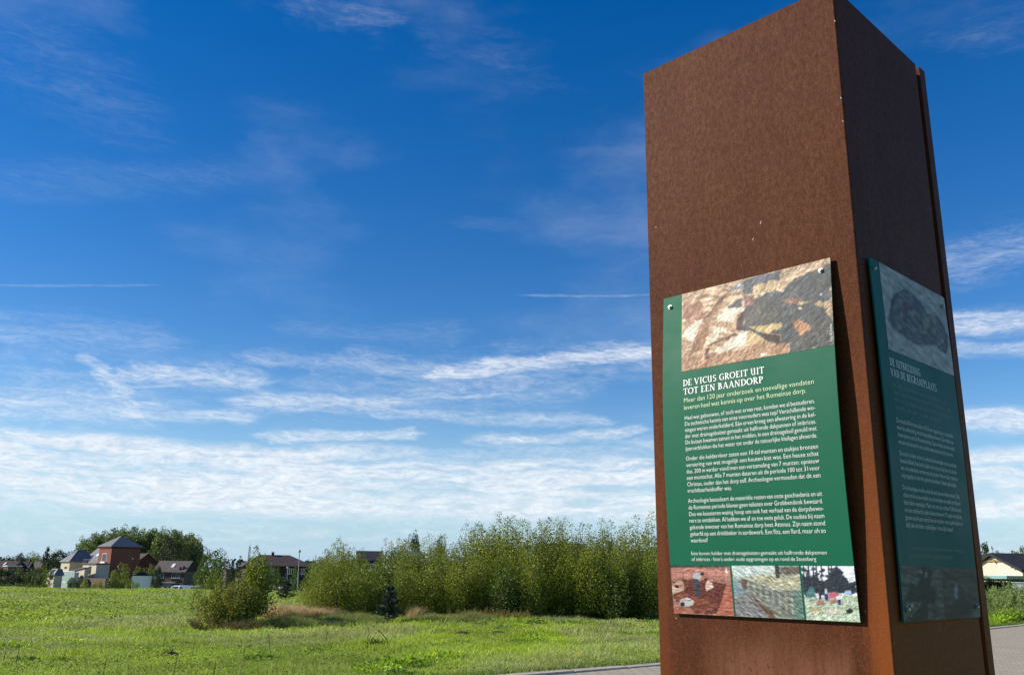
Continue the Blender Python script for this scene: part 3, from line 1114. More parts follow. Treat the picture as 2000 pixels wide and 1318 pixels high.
def pic_trench():
    p = Paint(150, 134, [(645, 65), (1290, 70), (1335, 600), (668, 562)], (128, 142, 138), 53, .10, 16)
    p.ang = .75
    p.poly([(640, 60), (1120, 60), (1060, 150), (900, 160), (780, 180), (690, 190), (650, 170)], (188, 202, 200), 14, .10)
    p.poly([(700, 185), (1000, 150), (1300, 160), (1310, 305), (1080, 312), (800, 205)], (176, 174, 146), 10, .12)
    p.poly([(790, 210), (1080, 318), (1240, 330), (1240, 585), (1040, 572), (820, 342)], (124, 128, 118), 6, .10)
    for k in range(14):
        x = 830 + k * 30
        p.line((x, 230 + k * 9), (x + 8, 330 + k * 17), 7, (160, 166, 158) if k % 2 else (92, 94, 86))
    p.poly([(1240, 330), (1312, 318), (1340, 605), (1238, 585)], (100, 128, 118), 6, .09)
    p.poly([(800, 330), (1040, 515), (1062, 590), (1000, 575)], (112, 86, 72), 5, .07)
    p.poly([(662, 390), (815, 342), (1000, 572), (665, 562)], (124, 124, 126), 6, .12)
    p.poly([(655, 250), (720, 240), (760, 320), (660, 370)], (126, 146, 158), 5, .06)
    p.poly([(730, 195), (795, 210), (790, 305), (748, 292)], (104, 84, 68), 4, .07)
    p.poly([(1112, 78), (1290, 80), (1300, 160), (1115, 150)], (108, 96, 86), 8, .09)
    p.poly([(1065, 66), (1105, 66), (1112, 190), (1075, 196)], (70, 66, 62), 2, .04)
    p.line((1180, 448), (1260, 456), 5, (205, 205, 195))
    p.speck(.10, 34)
    return p.done(1.6)


def pic_field():
    p = Paint(150, 134, [(1320, 72), (1850, 72), (1898, 628), (1355, 600)], (228, 232, 246), 77, .03, 16)
    p.ang = -.15
    p.poly([(1320, 185), (1480, 175), (1560, 250), (1600, 160), (1690, 75), (1745, 140), (1800, 235), (1870, 215), (1880, 350), (1330, 350)], (44, 54, 66), 14, .05)
    for x in (1345, 1395, 1445, 1478, 1528, 1600, 1630):
        p.line((x, 60), (x + 8, 260), 11, (48, 46, 54))
        p.ell(x + 6, 110 + (x % 37), 30, 18, (60, 66, 76), 12)
        p.ell(x - 6, 165 + (x % 23), 26, 14, (52, 62, 70), 12)
    p.poly([(1345, 360), (1400, 275), (1455, 330), (1450, 390), (1350, 400)], (72, 118, 118), 14, .08)
    p.poly([(1340, 390), (1500, 380), (1700, 350), (1880, 370), (1900, 640), (1350, 610)], (172, 188, 162), 8, .13)
    p.ell(1460, 500, 60, 26, (186, 172, 116), 16, .12)
    p.ell(1620, 520, 90, 26, (206, 204, 186), 20, .12)
    p.ell(1520, 570, 110, 16, (210, 222, 206), 20, .12)
    p.ell(1515, 440, 46, 26, (166, 118, 108), 8)
    p.ell(1640, 400, 60, 36, (176, 132, 124), 10)
    p.poly([(1585, 345), (1640, 325), (1700, 350), (1690, 372), (1590, 375)], (196, 88, 108), 3, .05)
    p.poly([(1740, 345), (1765, 312), (1815, 318), (1825, 355), (1750, 362)], (154, 180, 220), 3, .05)
    p.poly([(1490, 300), (1515, 295), (1520, 395), (1500, 400)], (60, 46, 66), 2, .04)
    p.ell(1502, 278, 12, 14, (90, 60, 56), 1)
    p.poly([(1470, 345), (1490, 335), (1496, 395), (1470, 400)], (222, 216, 222), 2, .03)
    p.poly([(1553, 345), (1583, 345), (1588, 412), (1560, 415)], (44, 52, 130), 2, .04)
    p.poly([(1556, 300), (1582, 296), (1585, 348), (1555, 348)], (176, 192, 216), 2, .04)
    p.ell(1566, 285, 11, 12, (80, 56, 50), 1)
    p.poly([(1665, 375), (1700, 362), (1722, 390), (1690, 420), (1672, 410)], (222, 220, 226), 2, .03)
    p.poly([(1680, 410), (1712, 402), (1712, 455), (1686, 455)], (52, 60, 128), 2, .04)
    p.ell(1795, 515, 34, 26, (46, 50, 52), 6)
    p.ell(1770, 492, 18, 10, (206, 206, 196), 4)
    p.speck(.05, 40)
    return p.done(1.6)


def pic_sole():
    p = Paint(150, 92, [(135, 108), (563, 358), (628, 880), (195, 695)], (200, 204, 206), 91, .02, 5)
    sole = [(205, 420), (212, 380), (230, 330), (270, 300), (310, 300), (350, 330), (400, 385), (440, 455), (520, 490), (560, 560), (582, 620), (580, 720), (550, 725), (500, 670), (370, 662), (310, 625), (225, 555), (195, 500)]
    p.poly(sole, (84, 90, 94), 5, .14, 40)
    c = np.array([400., 510.])
    p.poly([tuple(c + (np.array(q) - c) * .93) for q in sole], (128, 126, 118), 5, .18, 34)
    p.ell(300, 425, 16, 46, (150, 100, 66), 10)
    p.ell(262, 545, 14, 22, (200, 180, 150), 8)
    p.ell(430, 520, 14, 50, (168, 162, 140), 12)
    p.ell(545, 645, 13, 16, (190, 196, 190), 6)
    p.ell(240, 410, 10, 30, (170, 166, 160), 10)
    p.ell(350, 580, 16, 14, (150, 150, 140), 8)
    return p.done()


def pic_finds(a):
    if a:
        p = Paint(90, 90, [(90, 127), (550, 150), (605, 715), (135, 742)], (104, 110, 104), 111, .13, 10)
        p.poly([(160, 500), (180, 390), (290, 330), (310, 160), (340, 150), (440, 190), (430, 380), (490, 400), (490, 540), (430, 540)], (46, 50, 54), 14, .08)
        p.poly([(180, 420), (290, 370), (320, 440), (250, 520), (170, 520)], (66, 68, 66), 10, .06)
        p.poly([(140, 740), (330, 540), (400, 540), (400, 740)], (68, 66, 60), 8, .06)
        p.ell(320, 195, 20, 30, (150, 160, 168), 8)
        p.ell(380, 235, 14, 40, (160, 170, 176), 6)
        p.line((175, 735), (320, 540), 9, (150, 156, 150))
        for k in range(6):
            q = k / 5
            p.line((190 + 110 * q, 705 - 150 * q), (200 + 110 * q, 690 - 150 * q), 12, (205, 208, 200) if k % 2 else (40, 40, 40))
        p.poly([(212, 540), (232, 535), (236, 590), (216, 594)], (196, 200, 196), 2, .03)
    else:
        p = Paint(80, 90, [(555, 150), (915, 165), (970, 695), (610, 715)], (84, 84, 80), 131, .10, 8)
        p.poly([(740, 330), (790, 370), (880, 610), (850, 690), (640, 700), (690, 480)], (62, 62, 62), 14, .06)
        p.ell(712, 420, 20, 92, (158, 180, 190), 8)
        p.ell(738, 430, 12, 70, (60, 84, 110), 6)
        p.ell(745, 290, 22, 20, (90, 86, 82), 4)
        p.poly([(850, 695), (930, 610), (975, 620), (975, 700)], (128, 138, 140), 4, .05)
        p.line((770, 350), (872, 610), 6, (108, 112, 106))
    return p.done()


# left face panel, in the sun
pa = Panel(C0 + Lv * .725045 + Vector((0, 0, EYE - .1279116)), -Lv, -Rv, .6388, 1.0900, .015, .028, 1.0129,
           ('sunlit green information panel with an aerial excavation photo on top', GREEN_SUN, .84))
pa.photo(.0810, .6386, .8050, 1.0898, pic_aerial())
pa.photo(.0012, .2302, .0010, .1550, pic_dig())
pa.photo(.2367, .4684, .0010, .1548, pic_trench())
pa.photo(.4751, .6386, .0010, .1546, pic_field())
heading(pa, [('DE VICUS GROEIT UIT', .0865, .4010, .7520), ('TOT EEN BAANDORP', .0885, .3970, .7215)], .0215, TXT_WHITE)
block(pa, 'subheading_lettering', [('Meer dan 120 jaar onderzoek en toevallige vondsten', .0877, .5660, .6939), ('leveren heel wat kennis op over het Romeinse dorp.', .0880, .5400, .6690)], .0155, TXT_LIME)
XA, XB = .0900, .5655
block(pa, 'paragraph_lettering', [
    ('Heel wat gebouwen, of toch wat ervan rest, konden we al bestuderen.', XA, XB, .6340),
    ('De technische kennis van onze voorouders was top! Verschillende wo-', XA, XB, .6135),
    ('ningen waren onderkelderd. Eén ervan kreeg een afwatering in de kel-', XA, XB, .5925),
    ('der met drainagebuizen gemaakt uit halfronde dakpannen of imbrices.', XA, XB, .5712),
    ('De buizen kwamen samen in het midden, in een drainagekuil gevuld met', XA, XB, .5505),
    ('ijzeroerblokken die het water tot onder de natuurlijke kleilagen afvoerde.', XA, XB, .5290)], .0136, TXT_WHITE)
block(pa, 'paragraph_lettering', [
    ('Onder die keldervloer zaten een 10-tal munten en stukjes bronzen', XA, XB, .4960),
    ('versiering van wat mogelijk een houten kist was. Een heuse schat', XA, XB, .4745),
    ('dus. 200 m verder vond men een verzameling van 7 munten: opnieuw', XA, XB, .4530),
    ('een muntschat. Alle 7 munten dateren uit de periode 100 tot 31 voor', XA, XB, .4318),
    ('Christus, ouder dan het dorp zelf. Archeologen vermoeden dat dit een', XA, XB, .4102),
    ('vruchtbaarheidsoffer was.', XA, .2600, .3895)], .0136, TXT_WHITE)
block(pa, 'paragraph_lettering', [
    ('Archeologie bestudeert de materiële resten van onze geschiedenis en uit', XA, XB, .3560),
    ('de Romeinse periode bleven geen teksten over Grobbendonk bewaard.', XA, XB, .3345),
    ('Dus we koesteren weinig hoop om ook het verhaal van de dorpsbewo-', XA, XB, .3130),
    ('ners te ontdekken. Al hebben we af en toe eens geluk. De oudste bij naam', XA, XB, .2918),
    ('gekende inwoner van het Romeinse dorp heet Attenus. Zijn naam stond', XA, XB, .2705),
    ('gekerfd op een drinkbeker in aardewerk. Een flits, een flard, maar oh zo', XA, XB, .2490),
    ('waardevol!', XA, .1560, .2280)], .0136, TXT_WHITE)
block(pa, 'caption_lettering', [('foto boven: kelder met drainagebuizen gemaakt uit halfronde dakpannen', .0877, .5612, .1875), ("of imbrices - foto's onder: oude opgravingen op en rond de Steenberg", .0877, .5262, .1690)], .0115, TXT_WHITE)
# photo credit, upright along the right edge of the top photo
V, F = line_xy('Foto: AE Archeo', 0, .056, 0, .0085, True)
pa.add('photo_credit_lettering', np.stack([.6345 - V[:, 1], .8165 + V[:, 0]], 1), F, TXT_WHITE, .0016)
pa.bolt(.0305, 1.0515)
pa.bolt(.6065, 1.0535)

# right face panel, in the shade
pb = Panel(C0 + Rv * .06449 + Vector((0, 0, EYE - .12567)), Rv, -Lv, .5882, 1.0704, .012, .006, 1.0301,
           ('shaded blue green information panel with a shoe sole photo on top', GREEN_SHADE, .48))  # prints dimmed more on this panel, its shade put into their colour
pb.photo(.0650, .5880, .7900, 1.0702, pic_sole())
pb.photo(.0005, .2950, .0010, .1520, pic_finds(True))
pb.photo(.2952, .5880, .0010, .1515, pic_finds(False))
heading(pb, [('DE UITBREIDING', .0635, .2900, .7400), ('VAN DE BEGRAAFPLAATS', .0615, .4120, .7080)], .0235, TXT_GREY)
RA, RB = .0660, .5060
block(pb, 'subheading_lettering', [
    ('De uitbreidingswerken van de begraafplaats in 2013', RA, .49, .6735), ('heeft, naar Romeinse resten in Grobbendonk, de', RA, RB, .6520),
    ('plek vrij. De opgraving van de vicus in combinatie', RA, RB, .6300), ('leverde dit jaar in een waterput.', RA, .42, .6060)], .0150, TXT_FADED)
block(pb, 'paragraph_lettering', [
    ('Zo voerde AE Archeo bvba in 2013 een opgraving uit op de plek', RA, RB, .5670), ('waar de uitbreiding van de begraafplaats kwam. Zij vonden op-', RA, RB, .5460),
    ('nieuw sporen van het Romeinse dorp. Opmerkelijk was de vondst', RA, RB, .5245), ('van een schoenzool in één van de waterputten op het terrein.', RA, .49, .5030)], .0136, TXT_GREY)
block(pb, 'paragraph_lettering', [
    ('De zool is in leer en het is enkel de binnenzijde van de zool die', RA, RB, .4690), ('bewaard bleef. Aan beide zijden met nog een lap leer die de bo-', RA, RB, .4475),
    ('ven- en onderkant vormen van de schoen. Hier en daar zitten er', RA, RB, .4260), ('nog nageltjes in die het geheel aan elkaar hebben gehouden.', RA, .49, .4045)], .0136, TXT_GREY)
block(pb, 'paragraph_lettering', [
    ('De archeologen vonden enkel de zool van een linkerschoen. Ook', RA, RB, .3690), ('elders in de vicus vonden ze schoenzolen en veelal een fijn en', RA, RB, .3475),
    ('klein linker exemplaar. Maar wat met de rechter? Offerde men', RA, RB, .3260), ('om een onbekende reden linkerschoenen? Of stapt men bij het', RA, RB, .3045),
    ('graven van de put vooral met de rechter voet op de ladder en', RA, RB, .2830), ('blijft dan de linker makkelijker in het slijk zitten?', RA, .42, .2615)], .0136, TXT_GREY)
block(pb, 'caption_lettering', [("foto boven: linker schoenzool, gevonden in een waterput - foto's onder: op-", RA, .505, .1985), ('gravingen van AE Archeo ter hoogte van de begraafplaats', RA, .40, .1780)], .0115, TXT_FADED)
for q in ((.0226, 1.0373), (.556, 1.032), (.0265, .0351), (.556, .0330)):
    pb.bolt(*q)

# ------------------------------------------------------------------ vegetation
def unit(v):
    return v / np.maximum(np.linalg.norm(v, axis=1, keepdims=True), 1e-9)


def leaves_np(C, D, size, g, aspect=.55, nb=None):
    """rhombic leaves: centres C, long axes D, sizes; returns verts and quads"""
    n = len(C)
    D = unit(D)
    nr = g.normal(size=(n, 3))
    if nb is not None:
        nr = nr + nb
    W = unit(np.cross(D, unit(nr)))
    N = np.cross(W, D)
    s = np.asarray(size).reshape(-1, 1)
    a = C - D * s * .5
    b = C + W * s * aspect * .5 + N * s * .10
    c = C + D * s * .5
    d = C - W * s * aspect * .5 + N * s * .10
    V = np.stack([a, b, c, d], 1).reshape(-1, 3)
    F = np.arange(4 * n).reshape(n, 4)
    return V, F


BARK = pmat('bark', (.105, .085, .06), .9, .15, (20, (.06, .05, .038), .8))
PALEBARK = pmat('pale_bark', (.26, .23, .18), .9, .15, (12, (.13, .11, .085), .8))
L_SAPLING = leafmat('sapling_leaves', [(0, (.115, .155, .018)), (.35, (.185, .230, .024)), (.7, (.255, .295, .032)), (.95, (.34, .35, .045)), (1, (.38, .38, .12))], .26, .48, .28)
L_WILLOW = leafmat('bush_leaves', [(0, (.15, .19, .026)), (.4, (.24, .28, .038)), (.72, (.34, .34, .058)), (.92, (.44, .35, .08)), (1, (.42, .30, .12))], .32, .5, .25)
L_BROWN = leafmat('dry_leaves', [(0, (.11, .075, .028)), (.5, (.18, .13, .05)), (1, (.28, .22, .09))], .25, .7, .15)
L_POPLAR = leafmat('poplar_leaves', [(0, (.095, .145, .040)), (.5, (.15, .20, .052)), (1, (.22, .27, .075))], .28, .5, .3)
L_DARK = leafmat('dark_leaves', [(0, (.020, .038, .012)), (.5, (.035, .058, .016)), (1, (.060, .085, .024))], .22, .5, .25)
L_MID = leafmat('mid_green_leaves', [(0, (.055, .095, .016)), (.5, (.095, .150, .024)), (1, (.15, .205, .038))], .3, .45, .35)
L_LIGHT = leafmat('light_green_leaves', [(0, (.085, .115, .020)), (.5, (.13, .165, .030)), (1, (.19, .21, .045))], .34, .5, .3)
L_PINE = leafmat('pine_needles', [(0, (.028, .048, .030)), (.5, (.050, .076, .046)), (1, (.09, .12, .075))], .16, .5, .3)
L_WEED = leafmat('weed_leaves', [(0, (.22, .36, .03)), (.5, (.31, .47, .04)), (1, (.42, .58, .06))], .45, .45, .35)
L_WEEDDARK = leafmat('weed_leaves_dark', [(0, (.10, .20, .03)), (.6, (.17, .29, .04)), (1, (.28, .38, .08))], .35, .45, .4)
L_GREYWEED = leafmat('mugwort_leaves', [(0, (.16, .24, .07)), (.5, (.24, .32, .10)), (1, (.34, .40, .16))], .35, .55, .3)
STALK = pmat('dry_stalk', (.040, .028, .018), .9, .1)


def stems_mb(stems, r0, n=4):
    mb = MB()
    for pts in stems:
        k = len(pts)
        mb.tube(pts, [max(r0 * (1 - i / k), r0 * .15) for i in range(k)], n)
    return mb


def sapling_meshes(seed, H, nst, spread, leaf, nleaf, low=.12, mat=L_SAPLING, bush=0.0):
    """several upright shoots with leaves along them, thinning to the tips"""
    g = np.random.default_rng(seed)
    stems, Cs, Ds, Ss = [], [], [], []
    for i in range(nst):
        a = g.uniform(0, 2 * PI)
        rr = spread * math.sqrt(g.uniform(0, 1))
        h = H * (g.uniform(.62, 1.0) if i else 1.0) * (1 - .25 * bush * rr / spread)
        base = np.array([math.cos(a), math.sin(a), 0]) * rr * .35
        tip = np.array([math.cos(a) * rr, math.sin(a) * rr, h]) + np.append(g.normal(size=2) * .06, 0)
        pts = []
        for k in range(7):
            t = k / 6
            p = base * (1 - t) + tip * t
            p[:2] += np.array([math.cos(a), math.sin(a)]) * rr * .22 * math.sin(PI * t)
            pts.append(p)
        stems.append(pts)
        P = np.array(pts)
        m = int(nleaf / nst)
        t = low + (1 - low) * g.uniform(0, 1, m) ** .95
        idx = np.clip((t * 6).astype(int), 0, 5)
        fr = (t * 6 - idx)[:, None]
        on = P[idx] * (1 - fr) + P[idx + 1] * fr
        wid = (.05 + .32 * np.clip((1 - t) * 2.7, 0, 1) ** .85 * np.clip(t * 4 + .35, 0, 1)) * (H / 2.4)
        an = g.uniform(0, 2 * PI, m)
        rad = wid * np.sqrt(g.uniform(0, 1, m))
        off = np.stack([np.cos(an) * rad, np.sin(an) * rad, g.normal(size=m) * .04], 1)
        Cs.append(on + off)
        Ds.append(off * np.array([1, 1, .4]) / np.maximum(rad, .02)[:, None] * .7 + np.stack([np.zeros(m), np.zeros(m), g.uniform(-.9, .9, m)], 1) + g.normal(size=(m, 3)) * .35)
        Ss.append(leaf * g.uniform(.65, 1.3, m) * np.where(t > .85, .75, 1))
    V, F = leaves_np(np.concatenate(Cs), np.concatenate(Ds), np.concatenate(Ss), g, .62)
    return stems_mb(stems, .011 * H / 2.4).mesh('stems', BARK), mesh_np('foliage', V, F, mat)


def place(name, cat, label, meshes, loc, group=None, rz=0, sc=(1, 1, 1), parts=('stems', 'foliage')):
    o = thing(name, label, cat, loc, group)
    o.rotation_euler = (0, 0, rz)
    o.scale = sc
    for pn, me in zip(parts, meshes):
        if me is not None:
            link(pn, me, o)
    return o


def gpos(px, py_unused, d):
    p = at(px, 1140, d)
    return Vector((p.x, d, gzf(p.x, d)))


R1 = random.Random(5)
SAPS = [sapling_meshes(100 + i, 2.6, 11, .50, .052, 5600) for i in range(7)]
# height (m) of the thicket along the picture, from left to right
PROF = [(585, 1.35), (620, 1.7), (650, 2.15), (690, 2.05), (740, 1.75), (790, 2.1), (830, 2.45), (900, 2.35), (950, 2.75), (1010, 2.95), (1060, 2.85), (1100, 2.9), (1150, 2.85), (1200, 2.9), (1250, 2.75), (1300, 2.5), (1340, 2.4)]
_px = [q[0] for q in PROF]
_ph = [q[1] for q in PROF]
GRP = 'young poplars crowded in the thicket'
BUSHY = [sapling_meshes(120 + i, 1.75, 16, .85, .046, 5600, .02, L_SAPLING, 1.0) for i in range(3)]
k = 0
for row, (d0, n, x0, x1, hs) in enumerate(((25.6, 19, 606, 1330, .80), (27.2, 21, 596, 1345, .93), (29.2, 20, 600, 1350, 1.0))):
    for i in range(n):
        px = x0 + (x1 - x0) * (i + .5) / n + R1.uniform(-9, 9)
        d = d0 + R1.uniform(-.6, .6) + (px - 600) / 700 * (.9 if row == 0 else .4)
        h = np.interp(px, _px, _ph) * hs * R1.uniform(.84, 1.07)
        s = h / 2.6 * d / 27.0
        place('poplar_sapling', 'tree', 'young many stemmed poplar standing in the dense olive green thicket behind the meadow', SAPS[k % 7], gpos(px, 0, d), GRP, R1.uniform(0, 6.28), (s * R1.uniform(.95, 1.25), s * R1.uniform(.95, 1.25), s))
        k += 1

for i, (px, d, s_, lb) in enumerate(((618, 25.4, .78, 'low round leafy bush at the left end of the thicket'), (668, 25.6, .95, 'round leafy bush in the thicket just left of the little dark pine'), (715, 26.0, .98, 'round leafy bush in the thicket above the little dark pine'),
                            (815, 26.0, 1.05, 'round leafy bush in the thicket right of the little dark pine'), (868, 26.2, 1.12, 'round leafy bush in front of the middle of the thicket'), (925, 26.2, 1.05, 'round leafy bush in the thicket behind the brown withered shrub'),
                            (1060, 26.6, 1.0, 'round leafy bush under the tallest poplars of the thicket'), (1250, 26.9, 1.05, 'round leafy bush at the right end of the thicket beside the pillar'))):
    place('leafy_bush', 'bush', lb, BUSHY[i % 3], gpos(px, 0, d), 'round bushes along the front of the thicket', i * 1.3, (s_, s_ * .9, s_))

DARKB_ = [sapling_meshes(130 + i, 1.9, 12, .62, .06, 4600, .04, L_MID, .6) for i in range(2)]
for i, (px, d, s_, lb) in enumerate(((985, 25.7, .88, 'darker green broad leaved bush in the thicket below the tallest poplars'), (1030, 26.0, .72, 'lower dark green bush beside the broad leaved one in the thicket'),
                            (1168, 26.2, .86, 'dark green bush left of the small bright sapling at the right end of the thicket'), (1222, 26.6, .78, 'dark green bush behind the small bright sapling'), (760, 26.6, .95, 'dark green bush directly behind the little dark pine'))):
    place('leafy_bush', 'bush', lb, DARKB_[i % 2], gpos(px, 0, d), 'dark green bushes in the thicket', i * 2.1, (s_, s_, s_))

# the single bush left of the thicket and its taller shoots
B1 = sapling_meshes(31, 1.35, 34, .66, .046, 15000, .05, L_WILLOW, 1.2)
place('willow_bush', 'bush', 'broad yellowing olive bush standing alone left of the thicket', B1, gpos(448, 0, 20.6), None, .4, (1.0, .95, .92))
B2 = sapling_meshes(32, 1.78, 12, .34, .056, 5200, .15, L_SAPLING)
place('poplar_sapling', 'tree', 'taller green sapling rising from the back of the lone yellowing bush', B2, gpos(500, 0, 21.6), None, 1.0, (1.15, 1, .98))
B3 = sapling_meshes(33, .62, 26, .62, .036, 3600, .02, L_BROWN, 1.0)
for (px, d, s, lb) in ((418, 19.9, .85, 'low brown withered shrub at the left foot of the lone yellowing bush'), (478, 19.8, .72, 'low brown withered shrub at the right foot of the lone yellowing bush'),
                       (535, 20.6, .62, 'low brown withered shrub between the lone bush and the olive grass')):
    place('withered_shrub', 'bush', lb, B3, gpos(px, 0, d), 'withered shrubs at the foot of the bushes', px, (s, s * .8, s * .62))
for (px, d, s, lb) in ((955, 24.7, .9, 'low brown withered shrub in front of the middle of the thicket'), (1010, 24.9, .8, 'low brown withered shrub in front of the tallest poplars'),
                       (905, 24.4, .8, 'low brown withered shrub right of the olive grass beside the little pine')):
    place('withered_shrub', 'bush', lb, B3, gpos(px, 0, d), 'withered shrubs at the foot of the bushes', px, (s, s * .8, s * .7))
B4 = sapling_meshes(34, 1.05, 5, .26, .06, 700, .1, L_LIGHT)
place('poplar_sapling', 'tree', 'small bright yellow green sapling in front of the right end of the thicket', B4, gpos(1196, 0, 25.6), None, 0, (1.1, 1.1, 1.05))
B5 = sapling_meshes(35, 1.2, 4, .18, .055, 420, .1, L_MID)
place('poplar_sapling', 'tree', 'thin little sapling between the lone bush and the thicket, far behind the tan grass', B5, gpos(575, 0, 41), None, 0, (1.3, 1.3, .8))


def pine_meshes(seed, H, W, n, leaf):
    g = np.random.default_rng(seed)
    mb = MB().tube([(0, 0, 0), (0, 0, H * .95)], [.03 * H, .006 * H], 6)
    C, D = [], []
    for i in range(n):
        t = g.uniform(.06, 1)
        a = g.uniform(0, 2 * PI)
        L = W * (1 - t) ** .75 * g.uniform(.55, 1.1) + .05
        up = g.uniform(.15, .6)
        b0 = np.array([0, 0, t * H * .92])
        dr = np.array([math.cos(a), math.sin(a), up])
        if L > .15:
            mb.tube([b0, b0 + dr * L * .9], [.006 * H, .002 * H], 3)
        m = int(34 * (L / W) + 10)
        q = g.uniform(.25, 1, m)[:, None]
        C.append(b0 + dr * L * q + g.normal(size=(m, 3)) * .035 * W)
        D.append(dr * .9 + g.normal(size=(m, 3)) * .55)
    C = np.concatenate(C)
    V, F = leaves_np(C, np.concatenate(D), leaf * g.uniform(.7, 1.3, len(C)), g, .16)
    return mb.mesh('trunk', BARK), mesh_np('needles', V, F, L_PINE)


P1 = pine_meshes(4, 1.0, .40, 115, .10)
place('pine_tree', 'tree', 'little dark blue green pine in front of the thicket', P1, gpos(762, 0, 22.8), None, 0, (.92, .92, .98), ('trunk', 'needles'))
P2 = pine_meshes(5, .9, .36, 70, .11)
place('pine_tree', 'tree', 'small distant pine standing on the meadow in front of the lamp posts', P2, gpos(560, 0, 38), None, 0, (1.15, 1.15, 1.0), ('trunk', 'needles'))


# ---- grass
def grass_material():
    m = bpy.data.materials.new('grass_blades')
    m.use_nodes = True
    t = NT(m.node_tree)
    out = t.n('ShaderNodeOutputMaterial')
    a = t.n('ShaderNodeAttribute', attribute_name='tint')
    b = t.n('ShaderNodeBsdfPrincipled', ins={'Base Color': a.outputs['Color'], 'Roughness': .5, 'Specular IOR Level': .3})
    tr = t.n('ShaderNodeBsdfTranslucent', ins={'Color': a.outputs['Color']})
    mx = t.n('ShaderNodeMixShader', ins={0: .45})
    t.t.links.new(b.outputs[0], mx.inputs[1])
    t.t.links.new(tr.outputs[0], mx.inputs[2])
    t.t.links.new(mx.outputs[0], out.inputs[0])
    return m


GRASS = grass_material()


def blades(x, y, h, w, col, lean, g, z=None):
    """two-segment blades as 2 faces (quad + tip folded into quads)"""
    n = len(x)
    z = gz(x, y) if z is None else z
    a = g.uniform(0, 2 * PI, n)
    la = g.uniform(0, 2 * PI, n)
    ln = lean * g.uniform(.2, 1.3, n) * h
    base = np.stack([x, y, z], 1)
    sd = np.stack([np.cos(a), np.sin(a), np.zeros(n)], 1) * (w / 2)[:, None]
    ld = np.stack([np.cos(la) * ln, np.sin(la) * ln, np.zeros(n)], 1)
    up = np.array([0, 0, 1.])[None]
    mid = base + ld * .35 + up * (h * .6)[:, None]
    tip = base + ld + up * (h * np.sqrt(np.clip(1 - (lean * .6) ** 2, .2, 1)))[:, None]
    V = np.stack([base - sd, base + sd, mid + sd * .8, mid - sd * .8, tip], 1).reshape(-1, 3)
    i = np.arange(n)[:, None] * 5
    F = np.concatenate([i + np.array([[0, 1, 2]]), i + np.array([[0, 2, 3]]), i + np.array([[3, 2, 4]])], 0)
    return V, F, np.repeat(col, 5, 0)


def meadow_points(n, d0, d1, pw, g, xl=-.70, xr=.64):
    u = g.uniform(0, 1, n)
    if abs(pw - 1) < 1e-6:
        d = d0 * (d1 / d0) ** u
    else:
        d = (d0 ** (1 - pw) + u * (d1 ** (1 - pw) - d0 ** (1 - pw))) ** (1 / (1 - pw))
    x = d * g.uniform(xl, xr, n)
    keep = d > kerb_y(x) + .21 + .10 * (vnoise(x * 3, d * 3, 4) - .3)
    return x[keep], d[keep]


def meadow_colour(x, y, g):
    n = len(x)
    a = fbm(x * .16, y * .10, 21, 4)
    b = fbm(x * .9, y * .9, 5, 3)
    lush = np.clip((a - .46) * 6, 0, 1)[:, None]
    dry = np.clip((fbm(x * .35 + 30, y * .22, 8, 4) - .47) * 7, 0, 1)[:, None]
    c0 = np.array([.36, .46, .055])
    c1 = np.array([.48, .61, .040])
    c2 = np.array([.50, .51, .18])
    c = c0 * (1 - lush) + c1 * lush
    c = c * (1 - dry * .65) + c2 * dry * .65
    c = c * (.55 + .9 * b)[:, None] * g.uniform(.72, 1.25, n)[:, None]
    straw = g.uniform(0, 1, n) < (.05 + .14 * dry[:, 0])
    c[straw] = np.array([.60, .54, .30]) * g.uniform(.6, 1.1, straw.sum())[:, None]
    return c, lush[:, 0], dry[:, 0]


def build_grass():
    g = np.random.default_rng(77)
    Vs, Fs, Cs, nb = [], [], [], 0
    for (n, d0, d1, pw, hb, wb) in ((270000, 9.5, 19, .6, .085, .0062), (240000, 19, 36, .5, .10, .011), (160000, 36, 72, .2, .12, .022)):
        x, y = meadow_points(n, d0, d1, pw, g)
        c, lush, dry = meadow_colour(x, y, g)
        tuft = fbm(x * 1.6, y * 1.6, 40, 3)
        h = .72 * hb * (.45 + 1.2 * np.clip((tuft - .3) * 2.2, 0, 1)) * (.7 + .9 * lush) * g.uniform(.6, 1.45, len(x))
        w = wb * g.uniform(.7, 1.4, len(x))
        V, F, C = blades(x, y, h, w, c, 1.0, g)
        Vs.append(V)
        Fs.append(F + nb)
        Cs.append(C)
        nb += len(V)
    # short strip of rank verge along the kerb
    s = g.uniform(-8, 30, 16000)
    ky = kerb_y(s)
    y = ky + .2 + np.abs(g.normal(size=len(s))) * .14
    V, F, C = blades(s, y, g.uniform(.04, .13, len(s)), g.uniform(.004, .01, len(s)), np.array([.11, .19, .022])[None] * g.uniform(.5, 1.5, len(s))[:, None], .8, g)
    Vs.append(V)
    Fs.append(F + nb)
    Cs.append(C)
    nb += len(V)
    # made-up verge round the pillar, out of view, replacing paving that bounced light
    x, y = g.uniform(-9, 13, 60000), g.uniform(-7, 9, 60000)
    k = (kerb_y(x) - y) * .72 > PATH_W + .05
    k &= ~((np.abs(x - 1.62) < .95) & (np.abs(y - 2.9) < .95))
    x, y = x[k], y[k]
    c, lush, dry = meadow_colour(x, y, g)
    V, F, C = blades(x, y, .05 * g.uniform(.6, 1.5, len(x)), .006 * g.uniform(.7, 1.4, len(x)), c, 1.0, g)
    Vs.append(V)
    Fs.append(F + nb)
    Cs.append(C)
    link('grass', mesh_np('grass', np.concatenate(Vs), np.concatenate(Fs), GRASS, col=np.concatenate(Cs)), kind='stuff')


build_grass()


